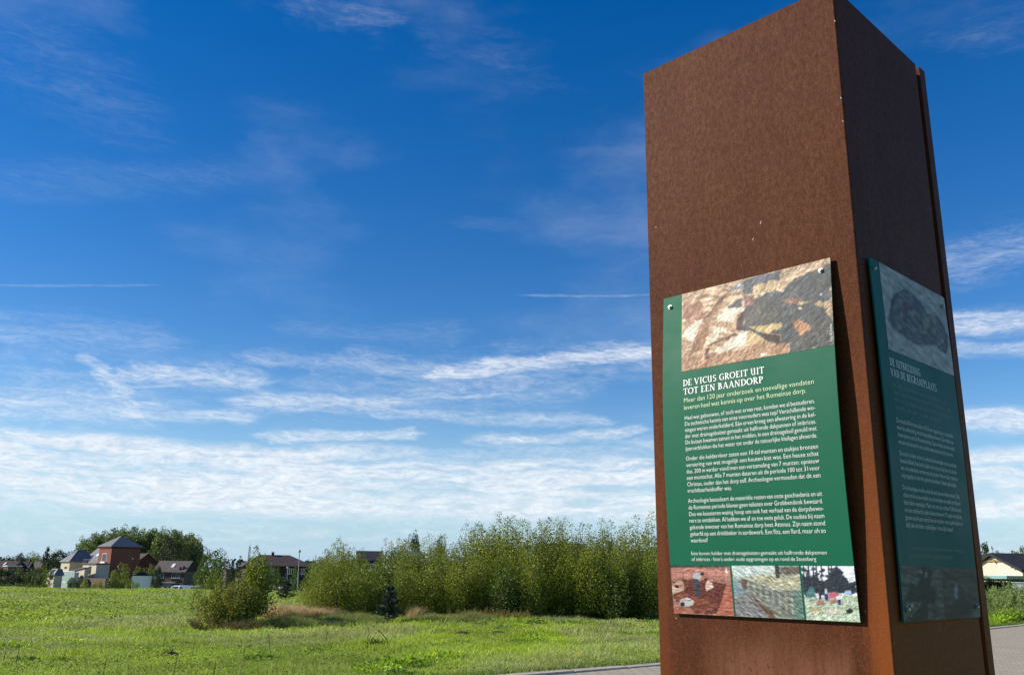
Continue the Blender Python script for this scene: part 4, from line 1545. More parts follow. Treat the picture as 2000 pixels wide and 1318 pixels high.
def ground_cover():
    # small broad leaves of clover, plantain and dandelion lying in the sward
    g = np.random.default_rng(78)
    Vs, Cs, nb = [], [], 0
    for (n, d0, d1, s) in ((110000, 9.5, 22, .034), (90000, 22, 60, .075)):
        x, y = meadow_points(n, d0, d1, .6, g)
        dens = fbm(x * .45 + 9, y * .3, 61, 4) + .25 * (fbm(x * 2.2, y * 2.2, 62, 2) - .5)
        keep = g.uniform(.34, .66, len(x)) < dens
        x, y, dens = x[keep], y[keep], dens[keep]
        m = len(x)
        z = gz(x, y) + g.uniform(.015, .075, m) * s / .034 * .7
        a = g.uniform(0, 2 * PI, m)
        D = np.stack([np.cos(a), np.sin(a), g.uniform(-.1, .75, m)], 1)
        V, F = leaves_np(np.stack([x, y, z], 1), D, s * g.uniform(.6, 1.5, m), g, .6, np.array([0, 0, 2.2])[None])
        k = np.clip((dens - .5) * 5, 0, 1)[:, None]
        c = (np.array([.26, .37, .05]) * (1 - k) + np.array([.46, .60, .05]) * k) * g.uniform(.55, 1.25, m)[:, None]
        old = g.uniform(0, 1, m) < .10
        c[old] = np.array([.42, .36, .16]) * g.uniform(.5, 1.1, old.sum())[:, None]
        Vs.append(V)
        Cs.append(np.repeat(c, 4, 0))
    V = np.concatenate(Vs)
    link('ground_cover', mesh_np('ground_cover', V, np.arange(len(V)).reshape(-1, 4), GRASS, col=np.concatenate(Cs)), kind='stuff')


ground_cover()


def grass_patch(name, seed, spots, n, h0, h1, w, cols, lean):
    """spots: (px, depth, radius x, radius y)"""
    g = np.random.default_rng(seed)
    Vs, Fs, Cs, nb = [], [], [], 0
    tot = sum(s[2] * s[3] for s in spots)
    for (px, d, rx, ry) in spots:
        m = int(n * rx * ry / tot)
        p = gpos(px, 0, d)
        r = np.sqrt(g.uniform(0, 1, m))
        a = g.uniform(0, 2 * PI, m)
        x = p.x + np.cos(a) * r * rx
        y = d + np.sin(a) * r * ry
        cl = fbm(x * 3, y * 3, seed, 3)
        h = g.uniform(h0, h1, m) * (.55 + .8 * cl) * (1 - .35 * r)
        ci = g.integers(0, len(cols), m)
        c = np.array(cols)[ci] * g.uniform(.7, 1.3, m)[:, None]
        V, F, C = blades(x, y, h, w * g.uniform(.6, 1.4, m), c, lean, g)
        Vs.append(V)
        Fs.append(F + nb)
        Cs.append(C)
        nb += len(V)
    link(name, mesh_np(name, np.concatenate(Vs), np.concatenate(Fs), GRASS, col=np.concatenate(Cs)), kind='stuff')


grass_patch('dry_grass', 3, [(580, 24.4, .75, .6), (630, 25.0, .6, .5), (545, 23.2, .45, .35), (815, 25.2, .25, .25)], 20000, .22, .58, .0065,
            [(.66, .46, .22), (.58, .42, .20), (.74, .56, .32), (.42, .36, .14)], .7)
grass_patch('tall_grass', 4, [(570, 20.8, .6, .45), (630, 21.5, .8, .5), (700, 22.6, .8, .5), (850, 23.4, .75, .5), (925, 24.0, .6, .4), (1000, 24.8, .7, .25), (490, 20.2, .5, .25)],
            42000, .10, .34, .0060, [(.29, .37, .07), (.36, .39, .11), (.24, .33, .05), (.36, .33, .13), (.26, .23, .09)], .6)


# ---- leafy weeds, stalks and the small heap on the meadow
def weed_meshes(seed, R_, H, n, leaf, mat, asp=.5):
    g = np.random.default_rng(seed)
    a = g.uniform(0, 2 * PI, n)
    r = R_ * np.sqrt(g.uniform(0, 1, n))
    C = np.stack([np.cos(a) * r, np.sin(a) * r, H * (g.uniform(.1, 1, n) * (1 - .5 * r / R_))], 1)
    D = np.stack([np.cos(a), np.sin(a), g.uniform(.1, 1.3, n)], 1) + g.normal(size=(n, 3)) * .4
    V, F = leaves_np(C, D, leaf * g.uniform(.6, 1.3, n), g, asp)
    return mesh_np('leaves', V, F, mat)


W_ = [weed_meshes(60 + i, .23, .14, 170, .060, L_WEED) for i in range(4)]
WD = [weed_meshes(70 + i, .22, .12, 90, .08, L_WEEDDARK) for i in range(3)]
GW = 'leafy weeds growing in the meadow'
rw = random.Random(8)
weeds = [(742, 1312, 1.3, 0), (790, 1300, 1.4, 0), (835, 1292, 1.1, 0), (880, 1286, 1.0, 0), (790, 1318, .8, 1), (30, 1262, 1.0, 0), (52, 1258, .9, 0), (78, 1268, .8, 0), (120, 1252, .9, 0),
         (165, 1254, .9, 0), (70, 1287, .8, 1), (140, 1285, .7, 1), (320, 1272, .9, 0), (1035, 1250, 1.1, 0), (1060, 1243, 1.2, 0), (1018, 1256, .8, 0), (1225, 1240, 1.0, 0), (1275, 1238, 1.0, 0), (1110, 1220, 1.4, 1),
         (1160, 1222, 1.2, 0), (1050, 1218, 1.3, 1), (990, 1228, 1.2, 1), (1005, 1225, 1.1, 0), (683, 1238, .8, 0), (520, 1286, 1.1, 1), (630, 1270, .6, 1), (492, 1262, .7, 1), (164, 1230, .8, 1), (170, 1221, .6, 0),
         (350, 1211, 1.0, 0), (380, 1206, 1.0, 0), (262, 1203, .8, 0), (820, 1270, 1.0, 1), (900, 1255, .8, 1), (1220, 1222, 1.0, 0), (1255, 1216, 1.2, 1)]
WL = ['bright yellow green leafy weed in the meadow grass', 'dark green leafy weed in the meadow grass']
for (px, py, s, dk) in weeds:
    x, y, z = ray(px, py)
    d = -EYE / z * y
    o = thing('meadow_weed', WL[dk], 'weed', gpos(px, 0, d), GW + (', dark' if dk else ', bright'), (WD[rw.randrange(3)] if dk else W_[rw.randrange(4)]))
    o.scale = (s * 1.1, s * 1.1, s * rw.uniform(.7, 1.05))
    o.rotation_euler = (0, 0, rw.uniform(0, 6.28))

stalks = [(53, 1248, 1290, 2), (222, 1286, 1330, 3), (355, 1286, 1330, 6), (433, 1293, 1325, 3), (540, 1238, 1282, -9), (645, 1230, 1254, 0), (724, 1228, 1275, 0), (330, 1243, 1266, 2), (480, 1250, 1278, 1), (486, 1262, 1282, 4), (30, 1268, 1288, 0),
          (170, 1174, 1188, 1), (122, 1172, 1180, 1), (655, 1254, 1268, 1), (232, 1200, 1210, 4), (206, 1195, 1206, 3)]
SL = {53: 'tall dark dry stalk beside the yellow green weeds at far left', 222: 'dark dry stalk at the lower edge, near the left of the meadow', 355: 'dark leaning dry stalk at the lower edge, before the lone bush',
      433: 'short dark dry stalk at the lower edge, right of a taller one', 540: 'dark dry stalk leaning left in front of the lone bush', 724: 'thin upright dry stalk left of the brown twig heap', 645: 'short upright dry stalk in front of the olive tall grass'}
for (px, y0, y1, lean) in stalks:
    yb = min(y1, 1316) if y1 < 1320 else y1
    x, y, z = ray(px, yb)
    d = -EYE / z * y
    b = gpos(px, 0, d)
    H = (yb - y0) / FPX * d
    g = random.Random(px)
    tip = Vector((lean / FPX * d, g.uniform(-.03, .03), H))
    mb = MB().tube([(0, 0, -.02), tip * .5 + Vector((g.uniform(-.012, .012), 0, 0)), tip], [.0045, .004, .003], 5)
    me = mb.mesh('stalk', STALK)
    o = thing('dry_stalk', SL.get(px, 'short thin dry stalk standing in the meadow grass'), 'stalk', b, None if px in SL else 'thin dry stalks in the meadow', me)


def twig_heap():
    x, y, z = ray(742, 1262)
    d = -EYE / z * y
    o = thing('twig_heap', 'small heap of brown dead twigs with one curved branch on the meadow', 'twigs', gpos(742, 0, d))
    g = random.Random(3)
    mb = MB()
    for i in range(130):
        a = g.uniform(0, 6.28)
        r = g.uniform(0, .2)
        c = Vector((math.cos(a) * r * 1.25, math.sin(a) * r * .7, g.uniform(.0, .12) * (1 - r / .25)))
        v = Vector((g.uniform(-1, 1), g.uniform(-1, 1), g.uniform(-.2, .8))).normalized() * g.uniform(.04, .12)
        mb.tube([o.location + c - v, o.location + c + v], [.007, .005], 3)
    mb.build('twig_pile', pmat('dead_twig', (.085, .05, .03), .9, .1), o)
    l = o.location
    MB().tube([l + Vector((.2, 0, .02)), l + Vector((.16, 0, .12)), l + Vector((.09, 0, .2)), l + Vector((.0, 0, .27))], [.009, .008, .007, .005], 5).build('branch', STALK, o)


twig_heap()
MOLE = pmat('earth', (.085, .062, .038), .95, .1, (14, (.045, .032, .02), .8))
for (px, py, s, lb) in ((905, 1239, 1.0, 'low dark molehill in the grass before the thicket, the left one'), (975, 1237, .9, 'low dark molehill in the grass before the thicket, the right one'), (345, 1277, .8, 'small dark earth clod in the grass at lower left')):
    x, y, z = ray(px, py)
    d = -EYE / z * y
    g = random.Random(px)
    mb = MB()
    rings = []
    for i, (rr, hh) in enumerate(((.22, -.02), (.17, .04), (.10, .075), (.03, .085))):
        rings.append([(math.cos(2 * PI * q / 12) * rr * g.uniform(.85, 1.15), math.sin(2 * PI * q / 12) * rr * g.uniform(.85, 1.15), hh * g.uniform(.8, 1.2)) for q in range(12)])
    for A, B in zip(rings[:-1], rings[1:]):
        for q in range(12):
            mb.poly([A[q], A[(q + 1) % 12], B[(q + 1) % 12], B[q]])
    mb.poly(rings[-1])
    o = thing('molehill', lb, 'molehill', gpos(px, 0, d), None, mb.mesh('molehill', MOLE))
    o.scale = (s, s, s * .9)


# ---- far trees
def tree_meshes(seed, H, W, n, leaf, mat, shape='round', trunk=.25, clumps=46, bark=BARK):
    g = np.random.default_rng(seed)
    cz0 = H * trunk
    C, D, NB = [], [], []
    mb = MB().tube([(0, 0, -.3), (g.normal() * .1, 0, H * .4), (g.normal() * .25, g.normal() * .25, H * .8)], [.03 * H, .022 * H, .008 * H], 7)
    per = n // clumps
    for i in range(clumps):
        u = unit(g.normal(size=(1, 3)))[0]
        rr = g.uniform(.45, 1.0)
        t = (u[2] * rr + 1) / 2
        if shape == 'column':
            wr = W / 2 * (1 - .55 * t ** 2.2) * min(1, t * 5 + .4)
        elif shape == 'cone':
            wr = W / 2 * (1 - t) ** .8 * 1.15 + .1
        elif shape == 'flat':
            wr = W / 2 * min(1, .5 + t)
        else:
            wr = W / 2
        c = np.array([u[0] * rr * wr * (1 if shape != 'round' else 1), u[1] * rr * wr, cz0 + (H - cz0) * t])
        cr = (W * .5) * g.uniform(.20, .38) * (.8 if shape in ('cone', 'column') else 1)
        q = unit(g.normal(size=(per, 3))) * (g.uniform(.35, 1, per) ** .5)[:, None]
        sc = np.array([1, 1, 1.25 if shape == 'column' else .8])
        C.append(c + q * cr * sc)
        D.append(g.normal(size=(per, 3)) + np.array([0, 0, .6 if shape == 'column' else -.2]))
        NB.append(q * 1.2 + np.array([0, 0, .3]))
        if i % 3 == 0:
            mb.tube([(0, 0, max(cz0 * .9, c[2] * .6)), tuple(c)], [.010 * H, .003 * H], 4)
    C = np.concatenate(C)
    V, F = leaves_np(C, np.concatenate(D), leaf * g.uniform(.6, 1.4, len(C)), g, .75, np.concatenate(NB))
    return mb.mesh('trunk', bark), mesh_np('crown', V, F, mat)


T_POP = [tree_meshes(200 + i, 18, 8.5, 7200, .42, L_POPLAR, 'column', .03, 130) for i in range(4)]
T_RND = [tree_meshes(210 + i, 9, 8, 4200, .28, L_DARK, 'round', .12) for i in range(3)]
T_MID = [tree_meshes(220 + i, 7, 6, 4600, .21, L_MID, 'round', .08) for i in range(3)]
T_LGT = [tree_meshes(230 + i, 5, 4.5, 3000, .18, L_LIGHT, 'round', .05) for i in range(2)]
T_CON = [tree_meshes(240 + i, 10, 5.5, 1500, .36, L_DARK, 'cone', .06) for i in range(2)]
T_OAK = [tree_meshes(250 + i, 12, 11, 5000, .36, L_POPLAR, 'round', .18) for i in range(2)]
T_SHR = [tree_meshes(260 + i, 2.6, 3.2, 2400, .13, L_MID, 'round', .0, 24) for i in range(2)]
T_SHO = [tree_meshes(270 + i, 2.6, 3.2, 2400, .13, L_SAPLING, 'round', .0, 24) for i in range(2)]
T_SCRAG = tree_meshes(280, 13, 8, 900, .45, L_DARK, 'flat', .38, 14, PALEBARK)
T_BIRCH = tree_meshes(281, 15, 9, 5600, .30, leafmat('weeping_leaves', [(0, (.055, .060, .022)), (.5, (.085, .088, .032)), (1, (.12, .12, .045))], .25), 'column', .08, 60)


def tree(px, pytop, d, base, H0, wpx, W0, label, group=None, cat='tree', name='tree', seed=0, base_drop=0.0):
    """scaled so that it reaches pytop and is wpx wide at depth d"""
    p = gpos(px, 0, d)
    p.z -= base_drop
    top = at(px, pytop, d).z
    sz = (top - p.z) / H0
    sx = wpx / FPX * d / W0
    return place(name, cat, label, base, p, group, (px * 1.7 + seed) % 6.28, (sx, sx, sz), ('trunk', 'crown'))


GP = 'tall poplars of the wood behind the villa'
lp = 'tall poplar in the dense wood rising behind the red tower'
for i, (px, top, w) in enumerate(((150, 1050, 26), (172, 1040, 30), (192, 1034, 32), (212, 1030, 32), (232, 1028, 34), (252, 1027, 34), (272, 1029, 34), (290, 1031, 34), (308, 1031, 34), (328, 1032, 34), (346, 1034, 34), (364, 1040, 32), (378, 1047, 26))):
    tree(px, top, 330 + (i * 7) % 30, T_POP[i % 4], 18, w * 1.5, 8.5, lp, GP, name='poplar_tree')
for i, (px, top, w) in enumerate(((162, 1052, 34), (184, 1044, 36), (206, 1038, 38), (230, 1034, 38), (258, 1033, 38), (284, 1034, 38), (306, 1036, 38), (336, 1038, 38), (366, 1047, 34))):
    tree(px, top, 312 + (i * 5) % 14, T_POP[(i + 2) % 4], 18, w * 1.5, 8.5, 'poplar in the front row of the dense wood behind the villa roofs', 'poplars in the front row of the wood behind the villa', name='poplar_tree')
tree(318, 1039, 285, T_BIRCH, 15, 56, 9, 'broad drooping brownish green tree right of the poplar wood, behind the grey house', name='weeping_tree')
tree(362, 1062, 280, T_RND[1], 9, 44, 8, 'dark tree behind the right end of the grey house roof')
tree(391, 1056, 270, T_SCRAG, 13, 34, 8, 'scraggy pine like tree with bare pale branches at the right end of the poplar wood', name='scraggy_tree')
tree(158, 1062, 300, T_OAK[0], 12, 40, 11, 'lower tree at the left end of the poplar wood')
GD = 'distant dark trees on the horizon at far left'
ld = 'distant dark green tree on the horizon behind the far left houses'
for i, (px, top, w) in enumerate(((-8, 1090, 26), (12, 1084, 24), (33, 1076, 20), (52, 1082, 26), (66, 1077, 26), (100, 1074, 30), (118, 1073, 34), (136, 1079, 28), (148, 1082, 26))):
    tree(px, top, 360 + (i * 13) % 40, (T_RND + T_OAK)[i % 5], (9, 9, 9, 12, 12)[i % 5], w * 1.2, (8, 8, 8, 11, 11)[i % 5], ld, GD)
tree(84, 1066, 350, T_CON[0], 10, 24, 5.5, 'dark conifer standing above the other distant trees at far left', name='conifer_tree')
# gardens on the left
tree(10, 1110, 150, T_RND[0], 9, 46, 8, 'dark green garden tree at the far left edge of the meadow')
tree(38, 1108, 152, T_MID[0], 7, 34, 6, 'green garden tree in front of the roof with solar panels')
tree(24, 1118, 148, T_RND[2], 9, 34, 8, 'low dark garden tree between its two neighbours at far left')
tree(64, 1104, 150, T_MID[1], 7, 34, 6, 'green garden tree before the third far left roof')
tree(84, 1103, 156, T_SHO[0], 2.6, 30, 3.2, 'yellow green garden tree left of the mansard roofed annex', base_drop=.3)
tree(-14, 1105, 150, T_MID[2], 7, 40, 6, 'green garden tree cut by the left picture edge')
GH = 'low hedge bushes along the far left gardens'
for i, px in enumerate((-6, 14, 34, 52, 70, 80)):
    tree(px, 1134, 140, T_SHR[i % 2], 2.6, 30, 3.2, 'low dark hedge bush along the far left meadow edge', GH, 'bush', 'garden_bush')
# around the villa
for (px, top, d, w, ms, h0, w0, lb) in (
        (143, 1123, 150, 22, T_SHR[0], 2.6, 3.2, 'dark green bush in front of the glass sunroom'),
        (172, 1130, 146, 28, T_SHO[1], 2.6, 3.2, 'olive bush below the flat roofed cream block'),
        (192, 1131, 147, 24, T_SHO[0], 2.6, 3.2, 'olive bush left of the tall bush under the red tower'),
        (232, 1101, 152, 44, T_SHO[1], 2.6, 3.2, 'tall olive and brownish bush in front of the red tower'),
        (219, 1122, 146, 26, T_LGT[0], 5, 4.5, 'light green bush at the left foot of the tall bush by the red tower'),
        (260, 1132, 144, 26, T_SHO[0], 2.6, 3.2, 'low olive bush at the left corner of the white garage'),
        (297, 1136, 142, 14, T_SHR[1], 2.6, 3.2, 'small dark green bush at the right corner of the white garage'),
        (268, 1098, 178, 22, T_LGT[1], 5, 4.5, 'yellow green tree between the red tower and the white garage'),
        (293, 1098, 172, 34, T_LGT[0], 5, 4.5, 'larger yellow green tree behind the white garage'),
        (306, 1106, 166, 20, T_RND[0], 9, 8, 'dark shaded tree at the left end of the grey house'),
        (312, 1145, 142, 12, T_LGT[0], 5, 4.5, 'low yellow green bush before the grey house'),
        (413, 1077, 120, 62, T_MID[2], 7, 6, 'large round green tree between the grey house and the lone bush'),
        (396, 1098, 122, 34, T_MID[0], 7, 6, 'smaller green tree joined to the left of the large round tree'),
        (413, 1118, 90, 26, T_SHO[1], 2.6, 3.2, 'olive green bush in front of the large round tree'),
        (372, 1140, 135, 8, T_SHR[1], 2.6, 3.2, 'small bush between the two parked white vehicles')):
    tree(px, top, d, ms, h0, w, w0, lb)
tree(466, 1083, 210, T_CON[1], 10, 26, 5.5, 'dark purple green conifer left of the brown hip roofed house', name='conifer_tree')
tree(451, 1092, 214, T_CON[0], 10, 18, 5.5, 'smaller dark conifer left of the purple green conifer', name='conifer_tree')
for (px, top, d, w, ms, h0, w0, lb) in (
        (500, 1112, 118, 30, T_MID[1], 7, 6, 'green garden tree at the left front of the brown hip roofed house'),
        (541, 1108, 112, 22, T_MID[0], 7, 6, 'narrow green garden tree before the middle of the brown hip roofed house'),
        (552, 1120, 120, 26, T_RND[1], 9, 8, 'dark bush under the window of the brown hip roofed house'),
        (577, 1108, 116, 20, T_MID[2], 7, 6, 'green garden tree before the right window of the brown hip roofed house'),
        (566, 1132, 108, 26, T_SHR[0], 2.6, 3.2, 'low dark bush beside the tall lamp post'),
        (600, 1112, 114, 30, T_RND[2], 9, 8, 'dark tree at the right corner of the brown hip roofed house'),
        (630, 1078, 150, 50, T_OAK[0], 12, 11, 'green tree right of the brown hip roofed house, above the thicket end'),
        (672, 1064, 160, 42, T_OAK[1], 12, 11, 'rounded tree behind the left part of the thicket'),
        (770, 1058, 170, 40, T_OAK[0], 12, 11, 'dark flat topped tree behind the thicket, right of the far dark roof'),
        (806, 1041, 165, 36, T_RND[0], 9, 8, 'tall dark tree behind the thicket, above its left half'),
        (856, 1046, 175, 30, T_RND[1], 9, 8, 'dark tree behind the thicket with only its top in sight'),
        (720, 1094, 140, 70, T_RND[2], 9, 8, 'dark tree below the far dark roof behind the thicket'),
        (1290, 1058, 150, 26, T_RND[1], 9, 8, 'dark tree beside the left edge of the steel pillar')):
    tree(px, top, d, ms, h0, w, w0, lb)
GB = 'garden trees hidden behind the thicket'
for i, px in enumerate((880, 930, 985, 1045, 1110, 1170, 1225, 1270)):
    tree(px, 1092 + (i * 7) % 12, 150, T_RND[i % 3], 9, 70, 8, 'dark garden tree glimpsed through the thicket', GB)
# far wood closing the horizon
def far_wood():
    g = np.random.default_rng(9)
    n = 26000
    x = g.uniform(-520, 620, n)
    d = g.uniform(440, 520, n)
    top = 6.5 + 3.5 * fbm(x * .03, d * 0 + 2, 3, 4) + 2.0 * vnoise(x * .16, d * .05, 6)
    z = -3.6 + top * g.uniform(0, 1, n) ** .7
    V, F = leaves_np(np.stack([x, d, z], 1), g.normal(size=(n, 3)), g.uniform(1.0, 2.2, n), g, .8)
    link('far_wood', mesh_np('far_wood', V, F, L_DARK), kind='stuff')


far_wood()

# ------------------------------------------------------------------ buildings
CREAM = pmat('cream_render', (.60, .53, .40), .85, .2, (.7, (.50, .43, .32), .8))
CREAM2 = pmat('pale_yellow_render', (.64, .56, .45), .85, .2, (.9, (.56, .48, .38), .8))
REDW = pmat('brick_red_render', (.25, .092, .062), .85, .2, (.6, (.20, .072, .05), .8))
REDB = pmat('dark_red_brick', (.13, .045, .036), .9, .15, (1.2, (.09, .034, .028), .8))
BROWNB = pmat('grey_brown_brick', (.165, .115, .095), .9, .15, (1.0, (.12, .085, .07), .8))
DARKB = pmat('dark_brown_brick', (.060, .050, .050), .9, .15, (1.0, (.042, .036, .036), .8))
SLATE = pmat('slate_roof', (.20, .195, .19), .6, .4, (1.4, (.14, .138, .14), .8))
GREYR = pmat('grey_tile_roof', (.135, .115, .105), .8, .3, (1.6, (.095, .08, .072), .8))
BROWNR = pmat('brown_tile_roof', (.090, .066, .056), .85, .25, (1.6, (.062, .046, .040), .8))
DARKR = pmat('dark_tile_roof', (.036, .034, .038), .75, .3, (1.6, (.024, .023, .026), .8))
WHITEP = pmat('white_paint', (.82, .82, .80), .5, .4)
PALEG = pmat('pale_grey_metal', (.50, .52, .55), .45, .5)
GLASSD = pmat('window_glass', (.035, .045, .055), .08, .6)
SUNG = pmat('sunroom_glass', (.30, .43, .42), .08, .6)
SOLAR = pmat('solar_glass', (.05, .055, .08), .12, .6)
TEAL = pmat('pale_teal_fascia', (.20, .36, .34), .5, .3)
WOODY = pmat('yellow_brown_wood', (.30, .20, .07), .7, .25)
BLACKR = pmat('black_rubber', (.02, .02, .02), .8, .2)
LAMPG = pmat('galvanised_steel', (.30, .31, .32), .5, .5, metal=.6)


def hx(px, py, d):
    return at(px, py, d)


def fr_at(px, d, deg):
    # the angle is taken from the line of sight, so that walls show the faces the photograph shows
    p = gpos(px, 0, d)
    return frame(p.x, d, R(deg) - math.atan2(p.x, d)), p


def walls(root, fr, wr, wl, z0, z1, mat, x0=0, y0=0, name='wall'):
    return MB().box(fr, x0, x0 + wr, y0, y0 + wl, z0, z1).build(name, mat, root)


def gable(root, fr, x0, x1, y0, y1, z, zr, axis, mat, wmat, oh=.35, th=.16, name='roof'):
    """two roof slabs and the gable triangles under them"""
    mb = MB()
    gables = []
    if axis == 'y':
        xm = (x0 + x1) / 2
        k = (zr - z) / (xm - x0)
        for sgn, xe in ((-1, x0), (1, x1)):
            xo = xe + sgn * oh
            zo = z - k * oh
            a = [fr(xo, y0 - oh, zo), fr(xm, y0 - oh, zr), fr(xm, y1 + oh, zr), fr(xo, y1 + oh, zo)]
            if sgn > 0:
                a = a[::-1]
            mb.hexa(a + [v + Vector((0, 0, th)) for v in a])
        for yy in (y0 + .02, y1 - .14):
            a, b, c = (x0, z), (x1, z), (xm, zr - .02)
            gables.append(MB().prism(fr, [(a[0], a[1]), (b[0], b[1]), (c[0], c[1])], 'y', yy, yy + .12))
    else:
        ym = (y0 + y1) / 2
        k = (zr - z) / (ym - y0)
        for sgn, ye in ((-1, y0), (1, y1)):
            yo = ye + sgn * oh
            zo = z - k * oh
            a = [fr(x0 - oh, yo, zo), fr(x1 + oh, yo, zo), fr(x1 + oh, ym, zr), fr(x0 - oh, ym, zr)]
            if sgn > 0:
                a = a[::-1]
            mb.hexa(a + [v + Vector((0, 0, th)) for v in a])
        for xx in (x0 + .02, x1 - .14):
            gables.append(MB().prism(fr, [(y0, z), (y1, z), (ym, zr - .02)], 'x', xx, xx + .12))
    rf = mb.build(name, mat, root)
    for g in gables:
        g.build('gable', wmat, root)
    return rf


def hip(root, fr, x0, x1, y0, y1, z, zr, rx0, rx1, mat, oh=.4, th=.18, name='roof'):
    ym = (y0 + y1) / 2
    mb = MB()
    e = [fr(x0 - oh, y0 - oh, z), fr(x1 + oh, y0 - oh, z), fr(x1 + oh, y1 + oh, z), fr(x0 - oh, y1 + oh, z)]
    t = [v + Vector((0, 0, th)) for v in e]
    r0, r1 = fr(rx0, ym, zr), fr(rx1, ym, zr)
    for i in range(4):
        j = (i + 1) % 4
        mb.poly([e[i], e[j], t[j], t[i]])
    mb.poly(e[::-1])
    if rx1 - rx0 < .05:
        for i in range(4):
            mb.poly([t[i], t[(i + 1) % 4], r0])
    else:
        mb.poly([t[0], t[1], r1, r0])
        mb.poly([t[1], t[2], r1])
        mb.poly([t[2], t[3], r0, r1])
        mb.poly([t[3], t[0], r0])
    return mb.build(name, mat, root)


def window(root, fr, face, u0, u1, z0, z1, n=1, fm=None, gm=None, name='window', t=.08):
    """face 'r' is the y=0 wall, 'l' is the x=0 wall; frame ring with panes as its children"""
    fm = fm or WHITEP
    gm = gm or GLASSD
    if face == 'r':
        B = lambda m, a, b, c, d, p: m.box(fr, a, b, -p, .03, c, d)
    else:
        B = lambda m, a, b, c, d, p: m.box(fr, -p, .03, a, b, c, d)
    m = MB()
    B(m, u0, u0 + t, z0 + t, z1 - t, .06)
    B(m, u1 - t, u1, z0 + t, z1 - t, .06)
    B(m, u0, u1, z0, z0 + t, .062)
    B(m, u0, u1, z1 - t, z1, .062)
    w = (u1 - u0 - t) / n
    for i in range(1, n):
        B(m, u0 + i * w, u0 + i * w + t, z0 + t, z1 - t, .058)
    o = m.build(name, fm, root)
    for i in range(n):
        B(MB(), u0 + i * w + t, u0 + (i + 1) * w, z0 + t, z1 - t, .025).build('pane', gm, o)
    return o


def upx(px, corner, d, deg, face):
    """distance along a wall for a picture column, seen from its near corner"""
    q = abs(px - corner) / FPX * d
    return q / (math.cos(R(deg)) if face == 'r' else math.sin(R(deg)))


# ---- villa with the red tower
dV = 200
A = 25
fT, pT = fr_at(210, dV, A)
villa = thing('villa', 'cream villa with slate roofs and a square brick red tower', 'house', pT)
zb = pT.z - .5
zt = hx(210, 1070, dV).z
wr, wl = upx(262, 210, dV, A, 'r'), upx(188, 210, dV, A, 'l')
walls(villa, fT, wr, wl, zb, zt, REDW, name='tower_wall')
MB().box(fT, -.18, wr + .18, -.18, wl + .18, zt, zt + .35).build('fascia', REDB, villa)
hip(villa, fT, 0, wr, 0, wl, zt + .352, hx(226, 1045, dV + 4).z, wr / 2, wr / 2, SLATE, .35, .12, 'tower_roof')
window(villa, fT, 'l', upx(203, 210, dV, A, 'l'), upx(195, 210, dV, A, 'l'), hx(200, 1097, dV).z, hx(200, 1080, dV).z, 1)
MB().box(fT, -.5, -.02, upx(204, 210, dV, A, 'l'), upx(196, 210, dV, A, 'l'), hx(200, 1099, dV).z, hx(200, 1096, dV).z).build('air_conditioner', WHITEP, villa)
MB().box(fT, wr * .72, wr * .76, -.2, -.02, hx(245, 1091, dV).z, hx(245, 1089, dV).z).build('wall_lamp', WHITEP, villa)
# hipped cream house
d2 = 207
f2, p2 = fr_at(131, d2, A)
w2r, w2l = upx(172, 131, d2, A, 'r'), upx(116, 131, d2, A, 'l')
z2 = hx(131, 1097, d2).z
walls(villa, f2, w2r, w2l, zb, z2, CREAM)
hip(villa, f2, 0, w2r, 0, w2l, z2, hx(160, 1073, d2 + 3).z, w2r * .46, w2r * .80, SLATE, .35, .12)
window(villa, f2, 'l', 1.2, 2.2, hx(122, 1110, d2).z, hx(122, 1106, d2).z, 1, BLACKR)
# steep grey roof between house and tower
d3 = 203
f3, p3 = fr_at(196, d3 + 1.5, A)
w3l = upx(156, 196, d3, A, 'l')
z3 = hx(175, 1098, d3).z
walls(villa, f3, 7.5, w3l, zb, z3, CREAM)
rf = gable(villa, f3, 0, 7.5, 0, w3l, z3, hx(180, 1069, d3 + 5).z, 'y', SLATE, CREAM, .3, .14)
zr3 = hx(180, 1069, d3 + 5).z
k3 = (zr3 - z3) / 3.75


def roof_patch(fr, x0, x1, y0, y1, z0, k, mat, name, parent, lift=.2, t=.08):
    """flat object lying on a slope that rises along local x"""
    p = [fr(x0, y0, z0 + k * x0 + lift), fr(x1, y0, z0 + k * x1 + lift), fr(x1, y1, z0 + k * x1 + lift), fr(x0, y1, z0 + k * x0 + lift)]
    return MB().hexa(p + [v + Vector((0, 0, t)) for v in p]).build(name, mat, parent)


for (xa, ya) in ((1.5, .56), (.5, .78)):
    roof_patch(f3, xa, xa + .9, w3l * ya, w3l * ya + 1.1, z3, k3, WHITEP, 'skylight', rf)
MB().box(f3, 3.3, 4.0, w3l * .62, w3l * .70, zr3 - .6, hx(174, 1067, d3 + 5).z + .3).build('chimney', CREAM, rf)
# flat roofed cream block with roof terrace
d4 = 193
f4, p4 = fr_at(184, d4, A)
w4r, w4l = upx(207, 184, d4, A, 'r'), upx(160, 184, d4, A, 'l')
z4 = hx(184, 1101.5, d4).z
walls(villa, f4, w4r, w4l, zb, z4, CREAM)
MB().box(f4, -.25, w4r + .25, -.25, w4l + .25, z4, z4 + .22).build('roof', GREYR, villa)
window(villa, f4, 'l', upx(175.5, 184, d4, A, 'l'), upx(171.5, 184, d4, A, 'l'), hx(173, 1121, d4).z, hx(173, 1105, d4).z, 1, BROWNB)
rl = MB()
for q in range(9):
    rl.box(f4, .0, .05, w4l * q / 8 - .02, w4l * q / 8 + .03, z4 + .22, z4 + .95)
rl.box(f4, -.01, .06, 0, w4l, z4 + .95, z4 + 1.0)
rl.build('railing', LAMPG, villa)
